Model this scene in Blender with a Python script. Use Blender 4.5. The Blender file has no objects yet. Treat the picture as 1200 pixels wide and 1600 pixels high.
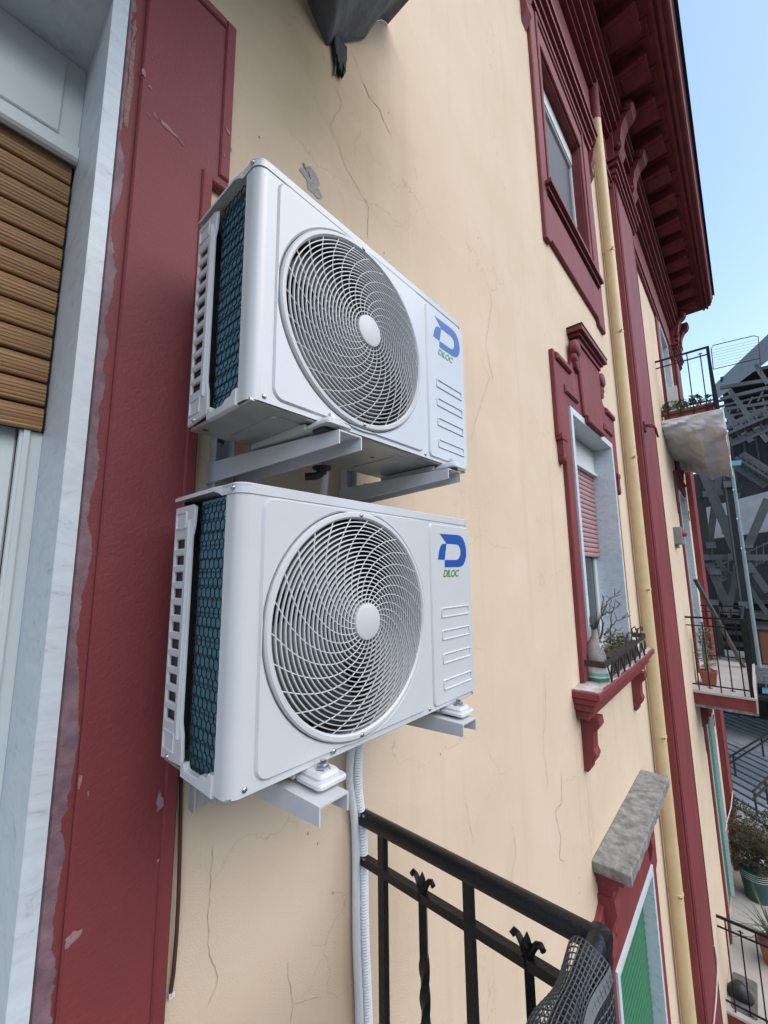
import bpy, math, random
from mathutils import Vector, Matrix
from mathutils.geometry import tessellate_polygon
random.seed(7)
SC = bpy.context.scene
COL = SC.collection

# ------------------------------------------------------------------ camera, sky, sun, exposure
YAW, PITCH, ROLL = 0.8508435834, 0.1483220980, -0.0120680920
FPX = 641.8307                                   # focal length for a 1200 x 1600 frame
CAM = Vector((-0.33315, -0.97081, 0.32720))
FW = Vector((math.sin(YAW)*math.cos(PITCH), math.cos(YAW)*math.cos(PITCH), math.sin(PITCH)))
_r0 = Vector((math.cos(YAW), -math.sin(YAW), 0)); _u0 = _r0.cross(FW)
RT = _r0*math.cos(ROLL)+_u0*math.sin(ROLL); UP = -_r0*math.sin(ROLL)+_u0*math.cos(ROLL)
cam = bpy.data.cameras.new('camera'); camo = bpy.data.objects.new('camera', cam); COL.objects.link(camo)
m = Matrix((RT, UP, -FW)).transposed().to_4x4(); m.translation = CAM; camo.matrix_world = m
cam.sensor_fit = 'AUTO'; cam.sensor_width = 36; cam.lens = FPX/1600*36
cam.clip_start = 0.02; cam.clip_end = 3000
SC.camera = camo

SUN_ELEV, SUN_ROT = 52, 205                        # degrees
world = bpy.data.worlds.new('World'); SC.world = world; world.use_nodes = True
wn = world.node_tree.nodes; wl = world.node_tree.links
sky = wn.new('ShaderNodeTexSky'); sky.sky_type = 'NISHITA'; sky.sun_disc = False
sky.sun_elevation = math.radians(SUN_ELEV); sky.sun_rotation = math.radians(SUN_ROT)
sky.air_density = 1.15; sky.dust_density = 1.0; sky.ozone_density = 0.1
wl.new(sky.outputs[0], wn['Background'].inputs[0]); wn['Background'].inputs[1].default_value = 0.113
sun = bpy.data.lights.new('sun', 'SUN'); suno = bpy.data.objects.new('sun', sun); COL.objects.link(suno)
sun.energy = 0.85; sun.angle = math.radians(80); sun.color = (1.0, 0.93, 0.84)
SUN_DIR = Vector((0.05, -0.72, 0.78)).normalized()   # towards the soft bright part of the sky
suno.rotation_euler = SUN_DIR.to_track_quat('Z', 'Y').to_euler()
sky.sun_elevation = math.asin(SUN_DIR.z); sky.sun_rotation = math.atan2(SUN_DIR.x, SUN_DIR.y)
SC.view_settings.view_transform = 'Standard'; SC.view_settings.look = 'None'
SC.view_settings.exposure = 1.58; SC.view_settings.gamma = 1.0
SC.view_settings.use_curve_mapping = False
SC.cycles.max_bounces = 6; SC.cycles.diffuse_bounces = 4; SC.cycles.glossy_bounces = 3

def P(px, py, ax, v):
    """world point seen at a pixel of the 1200 x 1600 photograph, at a known x, y or z"""
    d = FW + RT*((px-600)/FPX) - UP*((py-800)/FPX); i = 'xyz'.index(ax)
    return CAM + d*((v-CAM[i])/d[i])

# ------------------------------------------------------------------ materials
MATS = {}
def srgb(r, g, b):
    return tuple(((c/255+0.055)/1.055)**2.4 if c > 10 else c/255/12.92 for c in (r, g, b))+(1,)
def mat(name, col, rough=0.6, metal=0.0, var=0.0, vscale=8.0, bump=0.0, bscale=60.0, spec=0.5, coat=0.0, col2=None, stretch=(1,1,1), detail=6):
    """plain procedural material: colour broken up by noise, fine relief by bump"""
    if name in MATS: return MATS[name]
    M = bpy.data.materials.new(name); M.use_nodes = True; MATS[name] = M
    n, l = M.node_tree.nodes, M.node_tree.links; b = n['Principled BSDF']
    c = tuple(col[:3])+(1,)
    b.inputs['Base Color'].default_value = c; b.inputs['Roughness'].default_value = rough
    b.inputs['Metallic'].default_value = metal; b.inputs['Specular IOR Level'].default_value = spec
    b.inputs['Coat Weight'].default_value = coat; b.inputs['Coat Roughness'].default_value = 0.12
    geo = n.new('ShaderNodeNewGeometry'); mp = n.new('ShaderNodeMapping'); mp.inputs['Scale'].default_value = stretch
    l.new(geo.outputs['Position'], mp.inputs['Vector'])
    if var > 0 or col2:
        t = n.new('ShaderNodeTexNoise'); t.inputs['Scale'].default_value = vscale; t.inputs['Detail'].default_value = detail
        t.inputs['Roughness'].default_value = 0.65
        l.new(mp.outputs[0], t.inputs['Vector'])
        r = n.new('ShaderNodeValToRGB'); l.new(t.outputs['Fac'], r.inputs[0])
        r.color_ramp.elements[0].position = 0.32; r.color_ramp.elements[1].position = 0.68
        if col2:
            r.color_ramp.elements[0].color = c; r.color_ramp.elements[1].color = tuple(col2[:3])+(1,)
        else:
            r.color_ramp.elements[0].color = tuple(x*(1-var) for x in c[:3])+(1,)
            r.color_ramp.elements[1].color = tuple(min(1, x*(1+var)) for x in c[:3])+(1,)
        l.new(r.outputs[0], b.inputs['Base Color'])
    if bump > 0:
        t2 = n.new('ShaderNodeTexNoise'); t2.inputs['Scale'].default_value = bscale; t2.inputs['Detail'].default_value = 4
        l.new(geo.outputs['Position'], t2.inputs['Vector'])
        bp = n.new('ShaderNodeBump'); bp.inputs['Strength'].default_value = bump; bp.inputs['Distance'].default_value = 0.004
        l.new(t2.outputs['Fac'], bp.inputs['Height']); l.new(bp.outputs[0], b.inputs['Normal'])
    return M

CREAM = (0.672, 0.54, 0.392); RED = (0.192, 0.038, 0.039)
def wall_material():
    M = mat('cream_render', CREAM, 0.86, bump=0.35, bscale=260, spec=0.25)
    n, l = M.node_tree.nodes, M.node_tree.links; b = n['Principled BSDF']
    geo = n['Geometry'] if 'Geometry' in n else [x for x in n if x.bl_idname == 'ShaderNodeNewGeometry'][0]
    t = n.new('ShaderNodeTexNoise'); t.inputs['Scale'].default_value = 1.7; t.inputs['Detail'].default_value = 5; t.inputs['Roughness'].default_value = 0.6
    l.new(geo.outputs['Position'], t.inputs['Vector'])
    r = n.new('ShaderNodeValToRGB'); l.new(t.outputs['Fac'], r.inputs[0])
    e = r.color_ramp.elements; e[0].position = 0.3; e[1].position = 0.72
    e[0].color = (CREAM[0]*0.94, CREAM[1]*0.93, CREAM[2]*0.91, 1); e[1].color = (CREAM[0]*1.05, CREAM[1]*1.05, CREAM[2]*1.08, 1)
    # rain streaks: vertical, broken up
    mp = n.new('ShaderNodeMapping'); mp.inputs['Scale'].default_value = (9, 9, 0.55); l.new(geo.outputs['Position'], mp.inputs['Vector'])
    s = n.new('ShaderNodeTexNoise'); s.inputs['Scale'].default_value = 1.0; s.inputs['Detail'].default_value = 5
    l.new(mp.outputs[0], s.inputs['Vector'])
    rs = n.new('ShaderNodeValToRGB'); l.new(s.outputs['Fac'], rs.inputs[0])
    rs.color_ramp.elements[0].position = 0.56; rs.color_ramp.elements[0].color = (1, 1, 1, 1)
    rs.color_ramp.elements[1].position = 0.80; rs.color_ramp.elements[1].color = (0.80, 0.76, 0.72, 1)
    mx = n.new('ShaderNodeMix'); mx.data_type = 'RGBA'; mx.blend_type = 'MULTIPLY'; mx.inputs[0].default_value = 0.4
    l.new(r.outputs[0], mx.inputs[6]); l.new(rs.outputs[0], mx.inputs[7])
    # hairline crazing where a large noise allows it
    w = n.new('ShaderNodeTexNoise'); w.inputs['Scale'].default_value = 6; w.inputs['Detail'].default_value = 5; l.new(geo.outputs['Position'], w.inputs['Vector'])
    ad = n.new('ShaderNodeMix'); ad.data_type = 'RGBA'; ad.blend_type = 'LINEAR_LIGHT'; ad.inputs[0].default_value = 0.10
    l.new(geo.outputs['Position'], ad.inputs[6]); l.new(w.outputs['Color'], ad.inputs[7])
    v = n.new('ShaderNodeTexVoronoi'); v.feature = 'DISTANCE_TO_EDGE'; v.inputs['Scale'].default_value = 2.6; l.new(ad.outputs[2], v.inputs['Vector'])
    rc = n.new('ShaderNodeValToRGB'); l.new(v.outputs['Distance'], rc.inputs[0])
    rc.color_ramp.elements[0].position = 0.0; rc.color_ramp.elements[0].color = (0.80, 0.76, 0.72, 1)
    rc.color_ramp.elements[1].position = 0.005; rc.color_ramp.elements[1].color = (1, 1, 1, 1)
    mk = n.new('ShaderNodeTexNoise'); mk.inputs['Scale'].default_value = 1.3; l.new(geo.outputs['Position'], mk.inputs['Vector'])
    rk = n.new('ShaderNodeValToRGB'); l.new(mk.outputs['Fac'], rk.inputs[0])
    rk.color_ramp.elements[0].position = 0.5; rk.color_ramp.elements[1].position = 0.6
    mc = n.new('ShaderNodeMix'); mc.data_type = 'RGBA'; mc.blend_type = 'MULTIPLY'
    l.new(rk.outputs[0], mc.inputs[0]); l.new(mx.outputs[2], mc.inputs[6]); l.new(rc.outputs[0], mc.inputs[7])
    # grime round the shrouded bracket, mixed with painted-in shade of the slab above
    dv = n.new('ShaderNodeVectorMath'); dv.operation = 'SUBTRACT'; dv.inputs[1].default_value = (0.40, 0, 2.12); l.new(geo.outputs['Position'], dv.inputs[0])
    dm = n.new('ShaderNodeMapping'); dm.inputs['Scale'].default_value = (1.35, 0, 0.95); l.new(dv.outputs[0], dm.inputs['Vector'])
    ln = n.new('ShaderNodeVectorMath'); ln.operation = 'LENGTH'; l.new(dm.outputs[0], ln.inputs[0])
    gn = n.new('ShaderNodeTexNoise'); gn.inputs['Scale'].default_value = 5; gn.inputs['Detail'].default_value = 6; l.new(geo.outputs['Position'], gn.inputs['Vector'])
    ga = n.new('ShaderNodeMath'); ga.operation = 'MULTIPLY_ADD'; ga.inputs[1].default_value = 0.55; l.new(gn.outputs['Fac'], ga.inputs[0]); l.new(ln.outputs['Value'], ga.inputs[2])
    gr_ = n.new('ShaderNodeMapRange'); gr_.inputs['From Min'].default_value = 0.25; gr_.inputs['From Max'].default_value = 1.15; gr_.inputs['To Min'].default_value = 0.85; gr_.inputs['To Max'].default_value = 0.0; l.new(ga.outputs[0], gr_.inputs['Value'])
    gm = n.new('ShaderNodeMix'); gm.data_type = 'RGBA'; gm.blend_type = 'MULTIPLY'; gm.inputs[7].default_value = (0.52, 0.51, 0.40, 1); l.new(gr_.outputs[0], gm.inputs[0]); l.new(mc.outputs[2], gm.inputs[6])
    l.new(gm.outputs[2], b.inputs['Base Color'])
    # a broader, trowelled unevenness under the fine grain
    old = b.inputs['Normal'].links[0].from_node
    t3 = n.new('ShaderNodeTexNoise'); t3.inputs['Scale'].default_value = 11; t3.inputs['Detail'].default_value = 3; l.new(geo.outputs['Position'], t3.inputs['Vector'])
    b3 = n.new('ShaderNodeBump'); b3.inputs['Strength'].default_value = 0.12; b3.inputs['Distance'].default_value = 0.012
    l.new(t3.outputs['Fac'], b3.inputs['Height']); l.new(old.outputs[0], b3.inputs['Normal']); l.new(b3.outputs[0], b.inputs['Normal'])
    return M
def red_material():
    return mat('oxblood_paint', RED, 0.66, var=0.22, vscale=2.2, bump=0.45, bscale=140, spec=0.35, stretch=(2.2, 2.2, 0.8), detail=8)
def peeling_material():
    """oxblood paint that has come away beside the marble, with a ragged edge and small losses"""
    M = mat('oxblood_paint_peeling', RED, 0.62, bump=0.4, bscale=140, spec=0.4)
    n, l = M.node_tree.nodes, M.node_tree.links; b = n['Principled BSDF']
    geo = [x for x in n if x.bl_idname == 'ShaderNodeNewGeometry'][0]
    sep = n.new('ShaderNodeSeparateXYZ'); l.new(geo.outputs['Position'], sep.inputs[0])
    t = n.new('ShaderNodeTexNoise'); t.inputs['Scale'].default_value = 7; t.inputs['Detail'].default_value = 8; t.inputs['Roughness'].default_value = 0.6
    l.new(geo.outputs['Position'], t.inputs['Vector'])
    ma = n.new('ShaderNodeMath'); ma.operation = 'MULTIPLY_ADD'; ma.inputs[1].default_value = 0.075; l.new(t.outputs['Fac'], ma.inputs[0]); l.new(sep.outputs[0], ma.inputs[2])
    z = n.new('ShaderNodeMapRange'); z.inputs['From Min'].default_value = -0.6; z.inputs['From Max'].default_value = 1.2
    z.inputs['To Min'].default_value = -0.012; z.inputs['To Max'].default_value = 0.006; l.new(sep.outputs[2], z.inputs['Value'])
    m2 = n.new('ShaderNodeMath'); m2.operation = 'ADD'; l.new(ma.outputs[0], m2.inputs[0]); l.new(z.outputs[0], m2.inputs[1])
    st = n.new('ShaderNodeMath'); st.operation = 'GREATER_THAN'; st.inputs[1].default_value = -0.075; l.new(m2.outputs[0], st.inputs[0])
    pl = n.new('ShaderNodeTexNoise'); pl.inputs['Scale'].default_value = 38; pl.inputs['Detail'].default_value = 6; l.new(geo.outputs['Position'], pl.inputs['Vector'])
    rp = n.new('ShaderNodeValToRGB'); l.new(pl.outputs['Fac'], rp.inputs[0])
    rp.color_ramp.elements[0].position = 0.3; rp.color_ramp.elements[0].color = srgb(108, 84, 92)
    rp.color_ramp.elements[1].position = 0.7; rp.color_ramp.elements[1].color = srgb(142, 112, 118)
    rr = n.new('ShaderNodeTexNoise'); rr.inputs['Scale'].default_value = 3; l.new(geo.outputs['Position'], rr.inputs['Vector'])
    r2 = n.new('ShaderNodeValToRGB'); l.new(rr.outputs['Fac'], r2.inputs[0])
    r2.color_ramp.elements[0].color = (RED[0]*0.86, RED[1]*0.86, RED[2]*0.86, 1); r2.color_ramp.elements[1].color = (RED[0]*1.12, RED[1]*1.12, RED[2]*1.12, 1)
    mx = n.new('ShaderNodeMix'); mx.data_type = 'RGBA'; l.new(st.outputs[0], mx.inputs[0]); l.new(rp.outputs[0], mx.inputs[6]); l.new(r2.outputs[0], mx.inputs[7])
    l.new(mx.outputs[2], b.inputs['Base Color'])
    bp = n.new('ShaderNodeBump'); bp.inputs['Strength'].default_value = 0.9; bp.inputs['Distance'].default_value = 0.0018
    old = b.inputs['Normal'].links[0].from_node
    l.new(st.outputs[0], bp.inputs['Height']); l.new(old.outputs[0], bp.inputs['Normal']); l.new(bp.outputs[0], b.inputs['Normal'])
    return M
def marble_material():
    M = mat('grey_marble', (0.62, 0.66, 0.70), 0.42, bump=0.05, bscale=90)
    n, l = M.node_tree.nodes, M.node_tree.links; b = n['Principled BSDF']
    geo = [x for x in n if x.bl_idname == 'ShaderNodeNewGeometry'][0]
    t = n.new('ShaderNodeTexNoise'); t.inputs['Scale'].default_value = 9; t.inputs['Detail'].default_value = 10; t.inputs['Roughness'].default_value = 0.7; t.inputs['Distortion'].default_value = 1.6
    mp = n.new('ShaderNodeMapping'); mp.inputs['Rotation'].default_value = (0.4, 0.6, 0.2); mp.inputs['Scale'].default_value = (1, 1, 2.4)
    l.new(geo.outputs['Position'], mp.inputs['Vector']); l.new(mp.outputs[0], t.inputs['Vector'])
    r = n.new('ShaderNodeValToRGB'); l.new(t.outputs['Fac'], r.inputs[0]); e = r.color_ramp.elements
    e[0].position = 0.30; e[0].color = (0.34, 0.38, 0.41, 1); e[1].position = 0.62; e[1].color = (0.62, 0.68, 0.70, 1)
    x = e.new(0.42); x.color = (0.55, 0.60, 0.63, 1)
    l.new(r.outputs[0], b.inputs['Base Color'])
    return M
M_WALL = wall_material(); M_RED = red_material(); M_PEEL = peeling_material(); M_MARBLE = marble_material()
M_PIPE = mat('cream_pipe_paint', (0.62, 0.47, 0.26), 0.5, var=0.08, vscale=5)
M_WHITE = mat('white_powder_coat', (0.56, 0.58, 0.585), 0.24, var=0.02, vscale=9, coat=0.25)
M_GRILLE = mat('white_plastic', (0.56, 0.57, 0.565), 0.35)
M_PVC = mat('white_pvc', (0.66, 0.70, 0.69), 0.4, var=0.03, vscale=4)
M_GALV = mat('painted_bracket_steel', (0.55, 0.56, 0.57), 0.38, var=0.04, vscale=12)
M_PAN = mat('galvanised_pan', (0.42, 0.42, 0.40), 0.38, metal=0.7, var=0.12, vscale=14, bump=0.25, bscale=22)
M_DARK = mat('dark_plastic', (0.018, 0.018, 0.02), 0.5)
M_BLADE = mat('fan_plastic', (0.045, 0.047, 0.047), 0.5)
M_SCREW = mat('zinc_screw', (0.5, 0.5, 0.5), 0.28, metal=1.0)
M_IRON = mat('black_iron', (0.007, 0.007, 0.008), 0.36, var=0.3, vscale=40, bump=0.4, bscale=120, spec=0.35)
M_BLUE = mat('logo_blue', (0.010, 0.075, 0.34), 0.3, coat=0.3)
M_GREEN = mat('logo_green', (0.07, 0.27, 0.03), 0.3, coat=0.3)
M_CONC = mat('weathered_concrete', (0.10, 0.098, 0.092), 0.92, bump=1.0, bscale=38, col2=(0.30, 0.29, 0.265), vscale=13, detail=10)
M_GLASS = mat('dark_glass', (0.03, 0.035, 0.04), 0.06, spec=0.7)
M_TERRA = mat('terracotta', (0.28, 0.085, 0.055), 0.75, var=0.2, vscale=14)
M_STEEL = mat('grey_structural_steel', (0.10, 0.108, 0.108), 0.55, var=0.25, vscale=1.2)
M_STEELD = mat('dark_structural_steel', (0.032, 0.030, 0.029), 0.6, var=0.3, vscale=1.0)
M_LEAF = mat('leaf_green', (0.045, 0.075, 0.025), 0.55, col2=(0.10, 0.12, 0.045), vscale=9)
M_DRY = mat('dry_hedge_leaf', (0.055, 0.045, 0.025), 0.7, col2=(0.10, 0.095, 0.04), vscale=7)
M_TWIG = mat('bare_twig', (0.045, 0.032, 0.026), 0.8)

# ------------------------------------------------------------------ mesh helpers
class MB:
    """collects geometry that becomes ONE mesh object"""
    def __init__(s): s.v = []; s.f = []
    def add(s, vs, fs):
        o = len(s.v); s.v += [tuple(v) for v in vs]; s.f += [tuple(i+o for i in f) for f in fs]; return s
    def box(s, a, b):
        (x0, y0, z0), (x1, y1, z1) = a, b
        x0, x1 = min(x0, x1), max(x0, x1); y0, y1 = min(y0, y1), max(y0, y1); z0, z1 = min(z0, z1), max(z0, z1)
        return s.add([(x0,y0,z0),(x1,y0,z0),(x1,y1,z0),(x0,y1,z0),(x0,y0,z1),(x1,y0,z1),(x1,y1,z1),(x0,y1,z1)],
                     [(0,3,2,1),(4,5,6,7),(0,1,5,4),(1,2,6,5),(2,3,7,6),(3,0,4,7)])
    def bar(s, p, q, w, h=None, up=(0,0,1)):
        p, q = Vector(p), Vector(q); h = h or w; d = (q-p).normalized()
        a = d.cross(Vector(up))
        if a.length < 1e-4: a = d.cross(Vector((0,1,0)))
        a.normalize(); b = a.cross(d); vs = []
        for c in (p, q):
            for i, j in ((-1,-1),(1,-1),(1,1),(-1,1)): vs.append(c+a*(i*w/2)+b*(j*h/2))
        return s.add(vs, [(3,2,1,0),(4,5,6,7),(0,1,5,4),(1,2,6,5),(2,3,7,6),(3,0,4,7)])
    def tube(s, pts, rad, n=8, cap=True, radii=None):
        pts = [Vector(p) for p in pts]; vs = []; fs = []; prev = None
        for i, p in enumerate(pts):
            d = (pts[min(i+1, len(pts)-1)]-pts[max(i-1, 0)]).normalized()
            if prev is None:
                a = d.cross(Vector((0,0,1)))
                if a.length < 1e-3: a = d.cross(Vector((1,0,0)))
            else: a = prev-d*prev.dot(d)
            a.normalize(); prev = a; b = d.cross(a); r = radii[i] if radii else rad
            for k in range(n):
                t = 2*math.pi*k/n; vs.append(p+a*(r*math.cos(t))+b*(r*math.sin(t)))
        for i in range(len(pts)-1):
            for k in range(n):
                k2 = (k+1) % n; fs.append((i*n+k, i*n+k2, (i+1)*n+k2, (i+1)*n+k))
        if cap: fs.append(tuple(reversed(range(n)))); fs.append(tuple(range((len(pts)-1)*n, len(pts)*n)))
        return s.add(vs, fs)
    def lathe(s, prof, n=24, mapf=None, closed=False):
        """prof: list of (r, h); axis is h"""
        mapf = mapf or (lambda x, y, h: (x, y, h)); vs = []; fs = []; k = len(prof)
        for i in range(n):
            t = 2*math.pi*i/n
            for r, h in prof: vs.append(mapf(r*math.cos(t), r*math.sin(t), h))
        for i in range(n):
            i2 = (i+1) % n
            for j in range(k if closed else k-1):
                j2 = (j+1) % k; fs.append((i*k+j, i2*k+j, i2*k+j2, i*k+j2))
        return s.add(vs, fs)
    def prism(s, outer, d0, d1, holes=(), cham=0.0, mapf=None, back=True):
        """outline in (u, v), extruded from depth d0 to d1 (d1 is the visible face), chamfered on that face"""
        mapf = mapf or (lambda u, v, d: (u, d, v))
        loops = [ccw(outer)]+[list(reversed(ccw(h))) for h in holes]
        sg = 1 if d1 > d0 else -1; dm = d1-sg*cham; vs = []; fs = []; front = []; idx = []
        for lp in loops:
            n = len(lp); o = len(vs)
            vs += [(u, v, d0) for u, v in lp]+[(u, v, dm) for u, v in lp]; rows = [o, o+n]
            if cham > 0:
                vs += [(u, v, d1) for u, v in inset(lp, cham)]; rows.append(o+2*n)
            for a, b in zip(rows, rows[1:]):
                for i in range(n): fs.append((a+i, a+(i+1) % n, b+(i+1) % n, b+i))
            last = rows[-1]; front.append([Vector((vs[last+i][0], vs[last+i][1], 0)) for i in range(n)]); idx += [last+i for i in range(n)]
            lp_o = o
        for t in tessellate_polygon(front): fs.append(tuple(idx[i] for i in t))
        if back:
            bl = []; bi = []; o = 0
            for lp in loops:
                n = len(lp); bl.append([Vector((u, v, 0)) for u, v in lp]); bi += [o+i for i in range(n)]; o += n*(3 if cham > 0 else 2)
            for t in tessellate_polygon(bl): fs.append(tuple(bi[i] for i in reversed(t)))
        return s.add([mapf(*v) for v in vs], fs)
    def build(s, name, material, parent=None, smooth=None, label=None):
        me = bpy.data.meshes.new(name); me.from_pydata(s.v, [], s.f); me.validate()
        import bmesh
        bm = bmesh.new(); bm.from_mesh(me); bmesh.ops.recalc_face_normals(bm, faces=bm.faces); bm.to_mesh(me); bm.free()
        for mm in (material if isinstance(material, (list, tuple)) else [material]): me.materials.append(mm)
        if smooth is not None:
            for p in me.polygons: p.use_smooth = True
            me.set_sharp_from_angle(angle=math.radians(smooth))
        o = bpy.data.objects.new(name, me); COL.objects.link(o)
        if parent is not None: o.parent = parent
        if label: o['label'] = label
        return o
def area(p): return sum(p[i][0]*p[(i+1) % len(p)][1]-p[(i+1) % len(p)][0]*p[i][1] for i in range(len(p)))/2
def ccw(p): p = list(p); return p if area(p) > 0 else p[::-1]
def inset(p, d):
    out = []; n = len(p)
    for i in range(n):
        a, b, c = Vector(p[i-1]), Vector(p[i]), Vector(p[(i+1) % n])
        e1, e2 = b-a, c-b
        if e1.length < 1e-9: e1 = e2
        if e2.length < 1e-9: e2 = e1
        n1 = Vector((-e1.y, e1.x)).normalized(); n2 = Vector((-e2.y, e2.x)).normalized(); k = n1+n2
        if k.length < 1e-6: k = n1
        else: k = k/max(0.35, 1+n1.dot(n2))
        out.append((b.x+k.x*d, b.y+k.y*d))
    return out
def rrect(x0, z0, x1, z1, r, n=5):
    pts = []
    for cx, cz, a0 in ((x1-r, z0+r, -90), (x1-r, z1-r, 0), (x0+r, z1-r, 90), (x0+r, z0+r, 180)):
        for i in range(n+1):
            t = math.radians(a0+90*i/n); pts.append((cx+r*math.cos(t), cz+r*math.sin(t)))
    return pts
def circle(cx, cz, r, n=48): return [(cx+r*math.cos(2*math.pi*i/n), cz+r*math.sin(2*math.pi*i/n)) for i in range(n)]
def YZ(u, v, d): return (d, u, v)         # outline in y, z; depth along x
def XY(u, v, d): return (u, v, d)         # outline in x, y; depth along z
def empty(name, loc=(0,0,0), label=None, cat=None, group=None):
    o = bpy.data.objects.new(name, None); COL.objects.link(o); o.location = loc; o.empty_display_size = 0.1
    tag(o, label, cat, group); return o
def tag(o, label=None, cat=None, group=None, kind=None):
    if label: o['label'] = label
    if cat: o['category'] = cat
    if group: o['group'] = group
    if kind: o['kind'] = kind
    return o
def kids(o): return [c for c in COL.objects if c.parent == o]
def copy_tree(o, parent=None):
    c = o.copy(); COL.objects.link(c); c.parent = parent
    for k in kids(o): copy_tree(k, c)
    return c
def share(proto, parent, loc=(0,0,0), rot=(0,0,0), scale=None):
    c = proto.copy(); COL.objects.link(c); c.parent = parent; c.location = loc; c.rotation_euler = rot
    if scale: c.scale = scale
    return c
def leaves(mb, centre, rad, n, size, flat=0.6, rng=random):
    """many small bent leaf faces spread through a volume"""
    c = Vector(centre)
    for _ in range(n):
        while True:
            q = Vector((rng.uniform(-1, 1), rng.uniform(-1, 1), rng.uniform(-1, 1)))
            if q.length < 1: break
        p = c+Vector((q.x*rad[0], q.y*rad[1], q.z*rad[2])); s_ = size*rng.uniform(0.6, 1.3)
        a = Vector((rng.gauss(0, 1), rng.gauss(0, 1), rng.gauss(0, 1))).normalized(); b = a.orthogonal().normalized()
        b = (Matrix.Rotation(rng.uniform(0, 6.28), 3, a) @ b); nrm = a.cross(b)*s_*0.15
        mb.add([p-a*s_, p+b*s_*flat*0.5+nrm, p+a*s_, p-b*s_*flat*0.5+nrm], [(0,1,2),(0,2,3)])

# ------------------------------------------------------------------ setting: ground and hills
X_END = 13.65; Z_TOP = 7.45; Z_GR = -11.5
g = MB().add([(-600,-600,Z_GR),(600,-600,Z_GR),(600,600,Z_GR),(-600,600,Z_GR)], [(0,1,2,3)]).build('ground', mat('street_asphalt', (0.06, 0.06, 0.062), 0.9, var=0.2, vscale=2, bump=0.3, bscale=30))
tag(g, kind='structure')
hm = MB(); NX, NY = 60, 14; rng = random.Random(3)
for j in range(NY+1):
    for i in range(NX+1):
        x = -330+660*i/NX; t = j/NY; y = -70-130*t
        h = 82*(1-(1-t)**2)*(0.75+0.25*math.sin(x*0.021+1.3)+0.12*math.sin(x*0.07)+0.05*rng.uniform(-1, 1))
        hm.v.append((x, y+8*math.sin(x*0.03), Z_GR-0.5+h))
for j in range(NY):
    for i in range(NX): a = j*(NX+1)+i; hm.f.append((a, a+1, a+NX+2, a+NX+1))
tag(hm.build('hills', mat('wooded_hillside', (0.05, 0.07, 0.035), 0.9, col2=(0.30, 0.27, 0.22), vscale=0.09), smooth=60), kind='structure')

# ------------------------------------------------------------------ the building
B = empty('apartment_building', (6, 0, Z_GR), 'cream rendered apartment building with dark red trim and deep eaves', 'building')
B.location = (0, 0, 0)
OPEN = {  # x0, x1, z0, z1
    'door': (-1.45, -0.164, -1.38, 1.645), 'mid': (3.03, 4.27, -0.45, 1.57), 'top': (2.99, 4.24, 3.58, 5.16),
    'low': (3.04, 4.25, -4.6, -2.33), 'far_mid': (10.17, 11.42, -1.66, 1.93), 'far_top': (10.17, 11.42, 3.30, 5.78), 'far_low': (10.17, 11.42, -6.28, -2.62)}
def wall():
    OP = {k: (a-0.02, b+0.02, c_-0.02, d+0.02) for k, (a, b, c_, d) in OPEN.items()}
    xs = sorted({-4.0, X_END}|{v for o in OP.values() for v in o[:2]}); zs = sorted({Z_GR, Z_TOP}|{v for o in OP.values() for v in o[2:]})
    mb = MB()
    for i in range(len(xs)-1):
        for j in range(len(zs)-1):
            cx, cz = (xs[i]+xs[i+1])/2, (zs[j]+zs[j+1])/2
            if any(o[0] < cx < o[1] and o[2] < cz < o[3] for o in OP.values()): continue
            mb.add([(xs[i],0,zs[j]),(xs[i+1],0,zs[j]),(xs[i+1],0,zs[j+1]),(xs[i],0,zs[j+1])], [(0,1,2,3)])
    for o in OP.values():
        x0, x1, z0, z1 = o
        mb.add([(x0,0,z0),(x0,0.4,z0),(x0,0.4,z1),(x0,0,z1)], [(0,1,2,3)]); mb.add([(x1,0,z0),(x1,0.4,z0),(x1,0.4,z1),(x1,0,z1)], [(3,2,1,0)])
        mb.add([(x0,0,z1),(x0,0.4,z1),(x1,0.4,z1),(x1,0,z1)], [(0,1,2,3)]); mb.add([(x0,0,z0),(x0,0.4,z0),(x1,0.4,z0),(x1,0,z0)], [(3,2,1,0)])
    mb.add([(X_END,0,Z_GR),(X_END,9,Z_GR),(X_END,9,Z_TOP),(X_END,0,Z_TOP)], [(0,1,2,3)])
    mb.add([(-4,0,Z_GR),(-4,9,Z_GR),(-4,9,Z_TOP),(-4,0,Z_TOP)], [(3,2,1,0)])
    mb.add([(-4,9,Z_GR),(X_END,9,Z_GR),(X_END,9,Z_TOP),(-4,9,Z_TOP)], [(3,2,1,0)])
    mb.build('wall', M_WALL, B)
    MB().box((-3.9, 0.42, Z_GR), (X_END-0.1, 8.9, Z_TOP-0.1)).build('interior', mat('unlit_room', (0.05, 0.05, 0.05), 0.9), B)
wall()

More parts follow.
